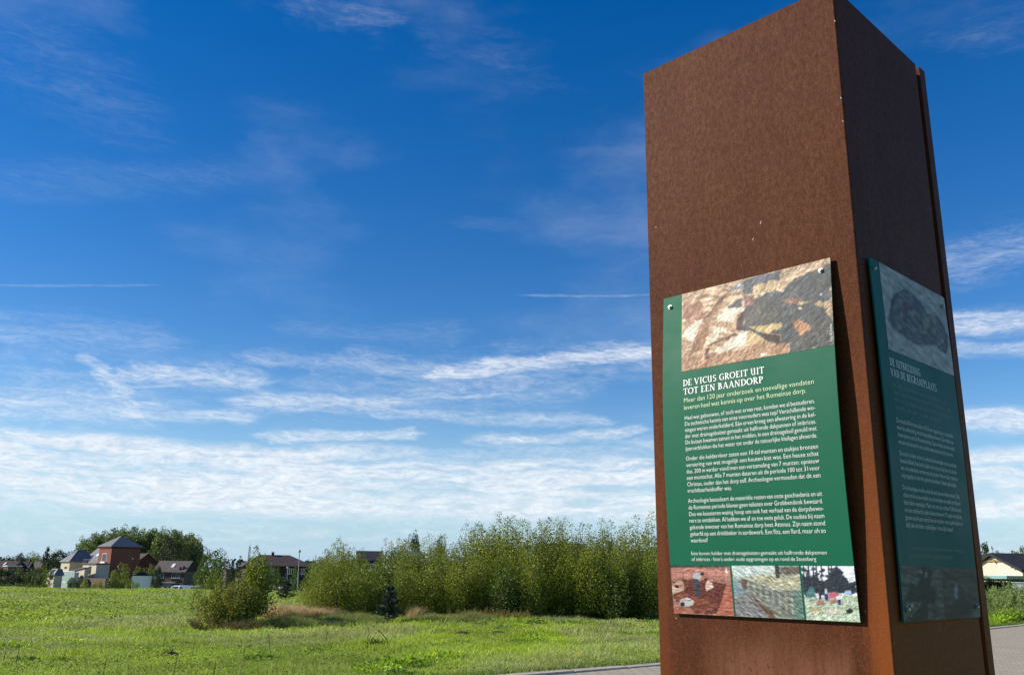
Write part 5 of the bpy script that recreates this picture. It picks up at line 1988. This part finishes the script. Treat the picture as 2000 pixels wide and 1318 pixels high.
# lean-to and glass sunroom
d5 = 191.5
f5, p5 = fr_at(162, d5, A)
w5l = upx(141, 162, d5, A, 'l')
za, zc = hx(141, 1117, d5).z, hx(162, 1109, d5).z
m5 = MB()
m5.hexa([f5(0, 0, zb), f5(.9, 0, zb), f5(.9, w5l, zb), f5(0, w5l, zb), f5(0, 0, zc), f5(.9, 0, zc), f5(.9, w5l, za), f5(0, w5l, za)])
m5.build('wall', CREAM, villa)
rr_ = [f5(-.3, -.1, zc + .02), f5(1.0, -.1, zc + .02), f5(1.0, w5l + 2.2, za - .10), f5(-.3, w5l + 2.2, za - .10)]
MB().hexa(rr_ + [v + Vector((0, 0, .15)) for v in rr_]).build('roof', SLATE, villa)
MB().box(f5, -.05, .03, .3, 1.6, hx(157, 1128, d5).z, hx(157, 1123, d5).z).build('window', BLACKR, villa)
d6 = 190
f6, p6 = fr_at(143, d6, A)
w6l = upx(119.5, 143, d6, A, 'l')
z6a, z6b = hx(130, 1139, d6).z - 1, hx(130, 1116, d6).z
sr = MB()
nb_ = 5
for q in range(nb_ + 1):
    sr.box(f6, -.06, .06, w6l * q / nb_ - .05, w6l * q / nb_ + .05, z6a, z6b)
for zz in (z6a, z6a + (z6b - z6a) * .36, z6b):
    sr.box(f6, -.065, .062, -.05, w6l + .05, zz, zz + .1)
sro = sr.build('sunroom', WHITEP, villa)
for q in range(nb_):
    MB().box(f6, -.02, .02, w6l * q / nb_ + .05, w6l * (q + 1) / nb_ - .05, z6a + .1, z6b).build('pane', SUNG, sro)
MB().box(f6, .07, .9, 0, w6l, z6a, z6b - .1).build('sunroom_wall', CREAM2, villa)
# annex with the mansard roof
d7 = 188
f7, p7 = fr_at(104, d7, A)
w7r, w7l = upx(118, 104, d7, A, 'r'), upx(91, 104, d7, A, 'l')
z7, z7r = hx(104, 1123.5, d7).z, hx(104, 1110, d7).z
walls(villa, f7, w7r, w7l, zb, z7, CREAM)
mb = MB()
o_ = .3
e = [f7(-o_, -o_, z7), f7(w7r + o_, -o_, z7), f7(w7r + o_, w7l + o_, z7), f7(-o_, w7l + o_, z7)]
i_ = .75
t = [f7(i_, i_ * .5, z7r), f7(w7r - .1, i_ * .5, z7r), f7(w7r - .1, w7l - i_, z7r), f7(i_, w7l - i_, z7r)]
mb.hexa([v for v in e] + t)
ma = mb.build('mansard_roof', SLATE, villa)
q0, q1 = f7(-.02, w7l * .30, z7 + .35), f7(-.02, w7l * .72, z7 + .35)
dzr = z7r - z7
q = [f7(.02 + .10, w7l * .25, z7 + .25), f7(.10, w7l * .68, z7 + .25), f7(i_ * .86, w7l * .66, z7 + dzr * .86), f7(i_ * .86, w7l * .27, z7 + dzr * .86)]
MB().hexa([v + Vector((-.18, -.08, 0)) for v in q][::-1] + [v + Vector((-.12, -.05, 0)) for v in q][::-1]).build('roof_window', GLASSD, ma)
# terrace wall below the block
f8, p8 = fr_at(205, 186, A)
walls(villa, f8, 3.5, upx(158, 205, 186, A, 'l'), zb, hx(185, 1129, 186).z, BROWNB, name='terrace_wall')

# ---- red gabled house behind the tower
d = 226
f, p = fr_at(263, d, 22)
h = thing('brick_house', 'dark red gabled brick house half hidden right of the red tower', 'house', p)
wr = upx(298, 263, d, 22, 'r')
z1 = hx(280, 1097, d).z
walls(h, f, wr, 9, p.z - .5, z1, REDB)
gable(h, f, 0, wr, 0, 9, z1, hx(280, 1081, d).z, 'y', BROWNR, REDB, .3)

# ---- white garage with the dark dome
d = 165
f, p = fr_at(257, d, 0)
h = thing('garage', 'low white garage block with a dark rounded roof behind it', 'garage', p)
wr = 44 / FPX * d
z1 = hx(280, 1124, d).z
walls(h, f, wr, 5, p.z - .3, z1, WHITEP)
MB().box(f, -.08, wr + .08, -.08, 5.08, z1, z1 + .12).build('roof_edge', DARKR, h)
mb = MB()
n = 9
prev = None
for i in range(n + 1):
    a = PI * i / n
    x = (5 + 11 * (1 - math.cos(a)) * 1.0) / FPX * d
    z = z1 + .1 + math.sin(a) * 6.0 / FPX * d
    cur = (f(x, 1.2, z), f(x, 4.6, z))
    if prev:
        mb.poly([prev[0], cur[0], cur[1], prev[1]])
    prev = cur
mb.poly([f((5 + 11 * (1 - math.cos(PI * i / n))) / FPX * d, 1.2, z1 + .1 + math.sin(PI * i / n) * 6.0 / FPX * d) for i in range(n + 1)][::-1])
mb.build('domed_roof', DARKR, h)

# ---- grey roofed house with the garage door
d = 215
A = 62
f, p = fr_at(358, d, A)
h = thing('house', 'grey brown brick house with a grey tiled roof and one skylight', 'house', p)
wl, wr = upx(303, 358, d, A, 'l'), upx(380, 358, d, A, 'r')
z1, zr = hx(345, 1115.5, d).z, hx(350, 1096, d + 3).z
walls(h, f, wr, wl, p.z - .5, z1, BROWNB)
rf = gable(h, f, 0, wr, 0, wl, z1, zr, 'y', GREYR, DARKB, .35)
kk = (zr - z1) / (wr / 2)
ul = lambda px: upx(px, 358, d, A, 'l')
window(h, f, 'l', ul(322), ul(315.5), hx(318, 1129.5, d).z, hx(318, 1119, d).z, 2)
window(h, f, 'l', ul(351), ul(336), hx(343, 1129, d).z, hx(343, 1118, d).z, 4)
MB().box(f, -1.0, -.02, ul(346), ul(312), hx(330, 1138, d).z, hx(330, 1136.4, d).z).build('canopy', PALEG, h)
for (a_, b_) in ((322, 315), (351, 335)):
    MB().box(f, -.16, -.02, ul(a_), ul(b_), hx(330, 1133.2, d).z, hx(330, 1131.2, d).z).build('window_box', BLACKR, h)
MB().box(f, -.06, -.01, ul(338), ul(321), p.z - .4, hx(330, 1139, d).z).build('garage_door', PALEG, h)
roof_patch(f, .9, 1.9, ul(334), ul(329), z1, kk, WHITEP, 'skylight', rf)
for (px, xx) in ((355, .5), (350, .2)):
    MB().box(f, xx, xx + .35, ul(px), ul(px) + .35, z1 + kk * xx + .1, z1 + kk * xx + .85).build('roof_vent', BLACKR, rf)

# ---- brown hip roofed house
d = 150
f, p = fr_at(478, d, 5)
h = thing('bungalow', 'dark house with a broad brown hipped roof and a chimney', 'house', p)
wr = upx(599, 478, d, 5, 'r')
z1, zr = hx(540, 1106.5, d).z, hx(540, 1083, d + 4).z
walls(h, f, wr, 8, p.z - .5, z1, DARKB)
rf = hip(h, f, 0, wr, 0, 8, z1, zr, wr * .23, wr * .70, BROWNR, .55, .16)
ur = lambda px: upx(px, 478, d, 5, 'r')
MB().box(f, ur(528), ur(532.5), 3.6, 4.2, zr - .3, hx(530, 1078, d + 4).z).build('chimney', DARKB, rf)
for a_ in (527.9, 531.5):
    MB().box(f, ur(a_), ur(a_ + 1.2), 3.62, 4.15, hx(530, 1078, d + 4).z, hx(530, 1076.6, d + 4).z).build('chimney_pot', DARKB, rf)
window(h, f, 'r', ur(521), ur(529), hx(525, 1121, d).z, hx(525, 1108, d).z, 2)
window(h, f, 'r', ur(554), ur(563), hx(558, 1121, d).z, hx(558, 1109.5, d).z, 2)
window(h, f, 'r', ur(580), ur(588), hx(584, 1121, d).z, hx(584, 1110, d).z, 2)

# ---- pale barn, roofs behind the thicket
d = 238
f, p = fr_at(440, d, 8)
h = thing('barn', 'small barn with a pale grey metal roof beside the dark conifers', 'barn', p)
wr = 17 / FPX * d
walls(h, f, wr, 6, p.z - .4, hx(448, 1111, d).z, BROWNB)
gable(h, f, 0, wr, 0, 6, hx(448, 1110.5, d).z, hx(448, 1100, d + 3).z, 'x', PALEG, BROWNB, .2)
for (x0, x1, yr, ye, d, rm, wm, lb, ch) in ((698, 742, 1077.5, 1094, 128, DARKR, DARKB, 'house with a dark roof showing above the left half of the thicket', None),
                                        (1052, 1142, 1063, 1086, 118, BROWNR, BROWNB, 'house with a wide brown roof glimpsed through the tallest saplings', None),
                                        (1228, 1302, 1077.5, 1096, 116, GREYR, BROWNB, 'house with a grey roof and dark chimney beside the steel pillar', 1197)):
    f, p = fr_at(x0, d, 2)
    h = thing('house', lb, 'house', p)
    wr = upx(x1, x0, d, 2, 'r')
    z1, zr = hx(x0, ye, d).z, hx((x0 + x1) / 2, yr, d + 3.5).z
    walls(h, f, wr, 7, p.z - .4, z1, wm)
    rf = gable(h, f, 0, wr, 0, 7, z1, zr, 'x', rm, wm, .3)
    if yr == 1077.5 and x0 == 698:
        MB().hexa([f(-.42, -.2, z1 - .1), f(-.31, -.2, z1 - .1), f(-.31, 3.5, zr), f(-.42, 3.5, zr), f(-.42, -.2, z1 + .1), f(-.31, -.2, z1 + .1), f(-.31, 3.5, zr + .2), f(-.42, 3.5, zr + .2)]).build('verge_board', WHITEP, rf)
    window(h, f, 'r', wr * .3, wr * .3 + 1.4, z1 - 1.7, z1 - .4, 2)
    if ch:
        MB().box(f, -2.45, -1.95, 1.5, 2.1, p.z - .4, hx(1197, 1056, d + 2).z).build('chimney', DARKB, h)

# ---- houses at far left
d = 172
f, p = fr_at(19, d, 58)
h = thing('house', 'far left house with a dark roof and a white skylight', 'house', p)
wl, wr = upx(-30, 19, d, 58, 'l'), upx(27, 19, d, 58, 'r') + 3
z1, zr = hx(15, 1109, d).z, hx(15, 1096, d + 3).z
walls(h, f, wr, wl, p.z - .4, z1, DARKB)
rf = gable(h, f, 0, wr, 0, wl, z1, zr, 'y', BROWNR, DARKB, .3)
roof_patch(f, .7, 1.4, upx(2, 19, d, 58, 'l'), upx(-1, 19, d, 58, 'l'), z1, (zr - z1) / (wr / 2), WHITEP, 'skylight', rf)
MB().box(f, wr / 2 - .3, wr / 2 + .3, -.2, .4, zr - 1.6, zr + .8).build('chimney', BROWNB, rf)
d = 166
f, p = fr_at(11, d, 10)
h = thing('outbuilding', 'flat roofed brick outbuilding with a pale roof edge at far left', 'shed', p)
wr = upx(33, 11, d, 10, 'r')
z1 = hx(20, 1106, d).z
walls(h, f, wr, 4, p.z - .4, z1, BROWNB)
MB().box(f, -.2, wr + .2, -.2, 4.2, z1, z1 + .2).build('roof_edge', PALEG, h)
d = 180
f, p = fr_at(50, d, 48)
h = thing('house', 'far left house with solar panels on its roof', 'house', p)
wl, wr = upx(37, 50, d, 48, 'l'), upx(59, 50, d, 48, 'r')
z1, zr = hx(48, 1109, d).z, hx(50, 1098, d + 2).z
walls(h, f, wr, wl, p.z - .4, z1, DARKB)
rf = gable(h, f, 0, wr, 0, wl, z1, zr, 'y', BROWNR, DARKB, .3)
kk = (zr - z1) / (wr / 2)
for q in range(3):
    roof_patch(f, .1, wr * .42, wl * (.12 + .27 * q), wl * (.12 + .27 * q) + wl * .25, z1, kk, SOLAR, 'solar_panel', rf)
MB().box(f, wr / 2 - .1, wr / 2 + .4, .3, .8, zr - .5, zr + .6).build('chimney', BROWNB, rf)
d = 184
f, p = fr_at(74, d, 50)
h = thing('house', 'small brown roofed house left of the villa annex', 'house', p)
wl, wr = upx(63, 74, d, 50, 'l'), upx(80, 74, d, 50, 'r')
z1, zr = hx(70, 1107, d).z, hx(70, 1097, d + 2).z
walls(h, f, wr, wl, p.z - .4, z1, DARKB)
rf = gable(h, f, 0, wr, 0, wl, z1, zr, 'y', GREYR, DARKB, .25)
MB().box(f, wr / 2 - .2, wr / 2 + .3, -.1, .4, zr - .4, zr + .6).build('chimney', BROWNB, rf)

# ---- house on the right
d = 100
A = 40
f, p = fr_at(2000, d, A)
p.z -= 1.0
h = thing('house', 'pale cream gabled house with a dark roof behind the clipped hedge', 'house', p)
wl = upx(1907, 2000, d, A, 'l')
z1, zr = hx(1998, 1113, d).z, hx(1954, 1084, d + 3).z
walls(h, f, 11, wl, p.z - .5, z1, CREAM2)
rf = gable(h, f, 0, 11, 0, wl, z1, zr, 'x', DARKR, CREAM2, .55, .28)
ul = lambda px: upx(px, 2000, d, A, 'l')
zz = hx(1955, 1096, d + 2.5).z
MB().box(f, -.16, -.01, ul(1971), ul(1941), zz, zz + .16).build('collar_beam', WOODY, h)
MB().box(f, -.28, -.20, ul(1958), ul(1955), zz - .1, zz + .22).build('beam_bracket', WOODY, h)
MB().box(f, 4.2, 5.4, 2.2, 3.0, zr - 1.3, hx(1978, 1080.5, d + 6).z).build('roof_box', WHITEP, rf)
for q in range(2):
    MB().box(f, -.35, -.2, ul(1991) + q * .0 + .2 * q, ul(1991) + .2 + .2 * q, hx(1990, 1109, d).z, hx(1990, 1107, d).z).build('gutter_bracket', BLACKR, h)
ext = MB().box(f, -3.2, -.02, -1.5, ul(1963), p.z - .5, hx(1975, 1130, d).z)
ext.build('extension', CREAM2, h)
MB().box(f, -3.5, .0, -1.8, ul(1961), hx(1975, 1130, d).z, hx(1975, 1124, d).z).build('fascia', TEAL, h)
d = 135
f, p = fr_at(1926, d, 40)
h = thing('house', 'narrow glimpse of a second cream house right at the pillar edge', 'house', p)
walls(h, f, 4, 4, p.z - .4, hx(1924, 1091, d).z, CREAM2)
gable(h, f, 0, 4, 0, 4, hx(1924, 1091, d).z, hx(1924, 1084, d + 2).z, 'x', BROWNR, CREAM2, .3)

tree(1934, 1058, 150, T_CON[0], 10, 34, 5.5, 'dark conifer above the cream house roof, close to the pillar', name='conifer_tree')
tree(1947, 1064, 155, T_CON[1], 10, 18, 5.5, 'narrow dark conifer standing right of the broader one', name='conifer_tree')
tree(1922, 1048, 140, T_SCRAG, 13, 36, 8, 'dark sparse tree partly behind the right edge of the pillar', name='scraggy_tree')
GR = 'light green trees behind the cream house'
for i, (px, top, w) in enumerate(((1962, 1076, 34), (1984, 1070, 36), (2004, 1072, 36), (2026, 1068, 40))):
    tree(px, top, 180 + i * 6, (T_MID + T_LGT)[i], (7, 7, 7, 5)[i], w, (6, 6, 6, 4.5)[i], 'light green tree rising behind the cream house roof', GR)
tree(1934, 1122, 72, T_LGT[0], 5, 32, 4.5, 'rounded light green shrub above the clipped hedge', name='garden_shrub', cat='shrub')


def hedge():
    g = np.random.default_rng(12)
    d = 56
    p = gpos(1965, 0, d)
    o = thing('hedge', 'dark clipped hedge in front of the pale cream house', 'hedge', p)
    zt = at(1960, 1132, d).z - p.z
    n = 16000
    L, W = 9.0, .7
    x, y, z = g.uniform(-L / 2, L / 2, n), g.uniform(-W, W, n) / 2, g.uniform(0, 1, n) * zt
    side = g.uniform(0, 1, n)
    y = np.where(side < .45, -W / 2 + g.normal(size=n) * .03, y)
    z = np.where(side > .75, zt + g.normal(size=n) * .025, z)
    V, F = leaves_np(np.stack([x, y, z], 1), g.normal(size=(n, 3)), g.uniform(.05, .10, n), g, .7)
    link('foliage', mesh_np('foliage', V, F, L_DARK), o)
    st = MB()
    for q in range(14):
        xx = -L / 2 + L * (q + .5) / 14
        st.tube([(xx, 0, 0), (xx, 0, zt * .8)], [.03, .015], 5)
    link('stems', st.mesh('stems', BARK), o)
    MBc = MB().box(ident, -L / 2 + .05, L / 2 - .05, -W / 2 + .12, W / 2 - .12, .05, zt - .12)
    link('dark_core', MBc.mesh('dark_core', pmat('dark_core', (.02, .022, .012), .9, .1)), o)  # plain dark box filling the inside of the hedge


hedge()
d = 50
f, p = fr_at(1978, d, 8)
h = thing('garden_wall', 'low whitish garden wall between the hedge and the tall weeds', 'wall', p)
MB().box(f, 0, 3.0, 0, .2, 0, hx(1985, 1137, d).z - p.z).v
wallmb = MB().box(f, 0, 3.0, 0, .2, p.z - .1, hx(1985, 1138, d).z)
wallmb.build('wall_body', PALEG, h)
MB().box(f, -.04, 3.04, -.04, .24, hx(1985, 1138, d).z, hx(1985, 1138, d).z + .05).build('coping', PALEG, h)

# weeds along the right kerb
MUG = [sapling_meshes(300 + i, 1.0, 9, .34, .060, 1500, .05, L_GREYWEED) for i in range(3)]
LUS = [weed_meshes(310 + i, .34, .36, 260, .10, L_WEED) for i in range(3)]
BUR = weed_meshes(320, .55, .55, 70, .26, L_MID, .7)
rq = random.Random(21)
GM = 'tall grey green weeds between the paving and the hedge'
for i, (px, d, s) in enumerate(((1926, 34, .85), (1938, 36, 1.0), (1950, 38, 1.0), (1962, 37, 1.05), (1974, 35, 1.2), (1986, 33, 1.15), (1998, 34, 1.15), (2012, 33, 1.1), (1955, 33, .8), (1970, 32, .95), (1990, 30.5, .95), (2008, 30, 1.0), (1944, 40, 1.0), (1980, 40, 1.1), (2025, 33, 1.1))):
    place('mugwort_plant', 'weed', 'tall feathery grey green weed in the bank between paving and hedge', MUG[i % 3], gpos(px, 0, d), GM, rq.uniform(0, 6), (s * 1.1, s * 1.1, s * .95))
GL = 'bright green weeds along the far edge of the paving'
for i, (px, d, s) in enumerate(((1938, 26.2, .8), (1950, 27, 1.0), (1962, 27.2, 1.0), (1974, 27.4, 1.05), (1986, 27.4, 1.0), (1998, 27.6, 1.0), (2012, 28, 1.0), (1944, 27.6, .9), (1956, 28.5, 1.1), (1968, 28.8, 1.1), (1982, 29, 1.1), (1994, 29, 1.1), (2006, 29.4, 1.1), (1934, 27.0, .9))):
    o = thing('verge_weed', 'bright yellow green leafy weed at the far kerb of the paving', 'weed', gpos(px, 0, d), GL, LUS[i % 3])
    o.scale = (s, s, s * rq.uniform(.8, 1.3))
    o.rotation_euler = (0, 0, rq.uniform(0, 6))
for (px, d, s, lb) in ((1938, 29.2, .9, 'big leaved dark green weed closest to the pillar edge'), (1953, 29.8, .85, 'big leaved dark green weed, the right one of two')):
    o = thing('burdock_plant', lb, 'weed', gpos(px, 0, d), None, BUR)
    o.scale = (s, s, s * 1.15)
    o.rotation_euler = (0, 0, px)
grass_patch('verge_grass', 14, [(1960, 28.5, 2.2, 1.6), (2010, 31, 2.5, 2.5), (1950, 34, 2.2, 3.0), (1985, 40, 4, 5)], 30000, .22, .7, .012,
            [(.16, .23, .04), (.22, .30, .05), (.12, .17, .04), (.28, .29, .11)], .45)


# ------------------------------------------------------------------ vehicles
def van(label, px, d, deg, paint, L=4.6, W=1.85, H=1.9, short=False):
    f, p = fr_at(px, d, deg)
    v = thing('van' if not short else 'car', label, 'van' if not short else 'car', p)
    z = p.z
    prof = [(-L / 2, .35), (L / 2, .35), (L / 2, H * .93), (L / 2 - .12, H), (-L * .10, H), (-L * .22, H * .95), (-L * .36, H * .56), (-L * .48, H * .46), (-L / 2, H * .36)]
    if short:
        prof = [(-L / 2, .3), (L / 2, .3), (L / 2 - .02, H * .55), (L / 2 - .25, H * .66), (L * .26, H * .98), (L * .05, H), (-L * .12, H * .96), (-L * .28, H * .62), (-L * .47, H * .52), (-L / 2, H * .4)]
    mb = MB()
    inset = lambda zz: (.14 * max(0, (zz - H * .55) / (H * .45)))
    a = [f(x, -W / 2 + inset(zz), z + zz) for x, zz in prof]
    b = [f(x, W / 2 - inset(zz), z + zz) for x, zz in prof]
    mb.poly(a)
    mb.poly(b[::-1])
    for i in range(len(prof)):
        j = (i + 1) % len(prof)
        mb.poly([a[j], a[i], b[i], b[j]])
    mb.build('body', paint, v)

    def side(x0, x1, x2, x3, z0, z1, s, name, mat, pr=.012):
        yy = lambda zz: s * (W / 2 - inset(zz) + pr)
        q = [f(x0, yy(z0), z + z0), f(x1, yy(z0), z + z0), f(x2, yy(z1), z + z1), f(x3, yy(z1), z + z1)]
        MB().poly(q if s < 0 else q[::-1]).build(name, mat, v)
    for s in (-1, 1):
        side(-L * .30, -L * .07, -L * .07, -L * .20, H * .58, H * .90, s, 'side_window', GLASSD)
        if short:
            side(-L * .05, L * .20, L * .20, -L * .05, H * .60, H * .90, s, 'side_window', GLASSD)
        for xw in (-L * .31, L * .30):
            wl_ = MB()
            c = f(xw, s * (W / 2 - .10), z + .32)
            ax = (f(0, 1, 0) - f(0, 0, 0)) * s
            wl_.tube([c, c + ax * .13], [.32, .32], 14)
            wo = wl_.build('wheel', BLACKR, v)
            MB().tube([c + ax * .13, c + ax * .14], [.19, .18], 10).build('rim', PALEG, wo)
    # windscreen, lights
    i0, i1 = (5, 6) if not short else (6, 7)
    x0, z0 = prof[i1]
    x1, z1 = prof[i0]
    n = Vector((-(z1 - z0), 0, (x1 - x0))).normalized() * .015
    q = [f(x0 + .05 + n.x, -W / 2 + .16, z + z0 + .05 + n.z), f(x1 - .03 + n.x, -W / 2 + .24, z + z1 - .05 + n.z), f(x1 - .03 + n.x, W / 2 - .24, z + z1 - .05 + n.z), f(x0 + .05 + n.x, W / 2 - .16, z + z0 + .05 + n.z)]
    MB().poly(q).build('windscreen', GLASSD, v)
    for s in (-1, 1):
        MB().box(f, -L / 2 - .02, -L / 2 + .12, s * (W / 2 - .22) - .14, s * (W / 2 - .22) + .14, z + .62, z + .80).build('headlight', PALEG, v)
        MB().box(f, L / 2 - .05, L / 2 + .02, s * (W / 2 - .12) - .07, s * (W / 2 - .12) + .07, z + .7, z + 1.05).build('tail_light', pmat('red_lens', (.25, .01, .01), .3, .5), v)
    return v


VWHITE = pmat('white_van_paint', (.72, .74, .78), .3, .5)
VSILV = pmat('silver_blue_paint', (.36, .42, .50), .3, .5)
VPALE = pmat('pale_blue_white_paint', (.52, .56, .64), .3, .5)
van('white panel van parked before the grey roofed house', 352, 165, 50, VWHITE)
van('pale blue white van half hidden by the round green tree', 387, 163, 55, VPALE)
van('pale grey van parked before the brown hip roofed house', 547, 138, 82, VPALE, 5.2, 1.95, 2.3)
van('dark car parked at the garage door of the grey house', 327, 172, 60, DARKR, 4.2, 1.75, 1.45, True)


# ------------------------------------------------------------------ posts and mast
def post(px, yt, d, lean, label, arm=False, r=.055):
    p = gpos(px, 0, d)
    top = at(px + lean, yt, d)
    o = thing('lamp_post', label, 'lamp post', p)
    MB().tube([p + Vector((0, 0, -.2)), p + Vector((0, 0, .9)), (p + top) / 2, top], [r * 1.5, r * 1.4, r, r * .75], 8).build('pole', LAMPG, o)
    MB().tube([top + Vector((0, 0, -.05)), top + Vector((0, 0, .06)), top + Vector((0, 0, .22)), top + Vector((0, 0, .26))], [.07, .15, .13, .03], 10).build('lamp_head', LAMPG, o)
    MB().tube([p, p + Vector((0, 0, .12))], [.16, .13], 8).build('base', LAMPG, o)
    return o


post(582, 1078, 100, 3, 'tall thin lamp post before the brown hip roofed house')
post(561, 1110, 112, 1, 'shorter lamp post in the garden of the brown hip roofed house')
p = gpos(547, 0, 92)
o = thing('marker_post', 'small red and white marker post at the far meadow edge', 'post', p)
z0 = at(547, 1150, 92).z
MB().tube([p, Vector((p.x, p.y, z0))], [.09, .09], 8).build('lower_band', pmat('red_paint', (.45, .03, .02), .5, .4), o)
MB().tube([Vector((p.x, p.y, z0)), Vector((p.x, p.y, z0 + .22))], [.095, .09], 8).build('upper_band', WHITEP, o)


def mast():
    d = 300
    p = gpos(482, 0, d)
    H = at(482, 1066, d).z - p.z
    o = thing('lattice_mast', 'thin grey lattice mast rising above the dark conifers', 'mast', p)
    w = .42
    legs = [(-w, -w), (w, -w), (w, w), (-w, w)]
    for (x, y) in legs:
        MB().tube([p + Vector((x, y, 0)), p + Vector((x * .4, y * .4, H))], [.09, .06], 5).build('leg', LAMPG, o)
    br = MB()
    n = 14
    for i in range(n):
        t0, t1 = i / n, (i + 1) / n
        for k in range(4):
            a, b = legs[k], legs[(k + 1) % 4]
            s0, s1 = 1 - .6 * t0, 1 - .6 * t1
            br.tube([p + Vector((a[0] * s0, a[1] * s0, H * t0)), p + Vector((b[0] * s1, b[1] * s1, H * t1))], [.035, .035], 4)
    br.build('bracing', LAMPG, o)
    MB().tube([p + Vector((0, 0, H)), p + Vector((0, 0, H + 1.2))], [.05, .03], 5).build('aerial', LAMPG, o)


mast()
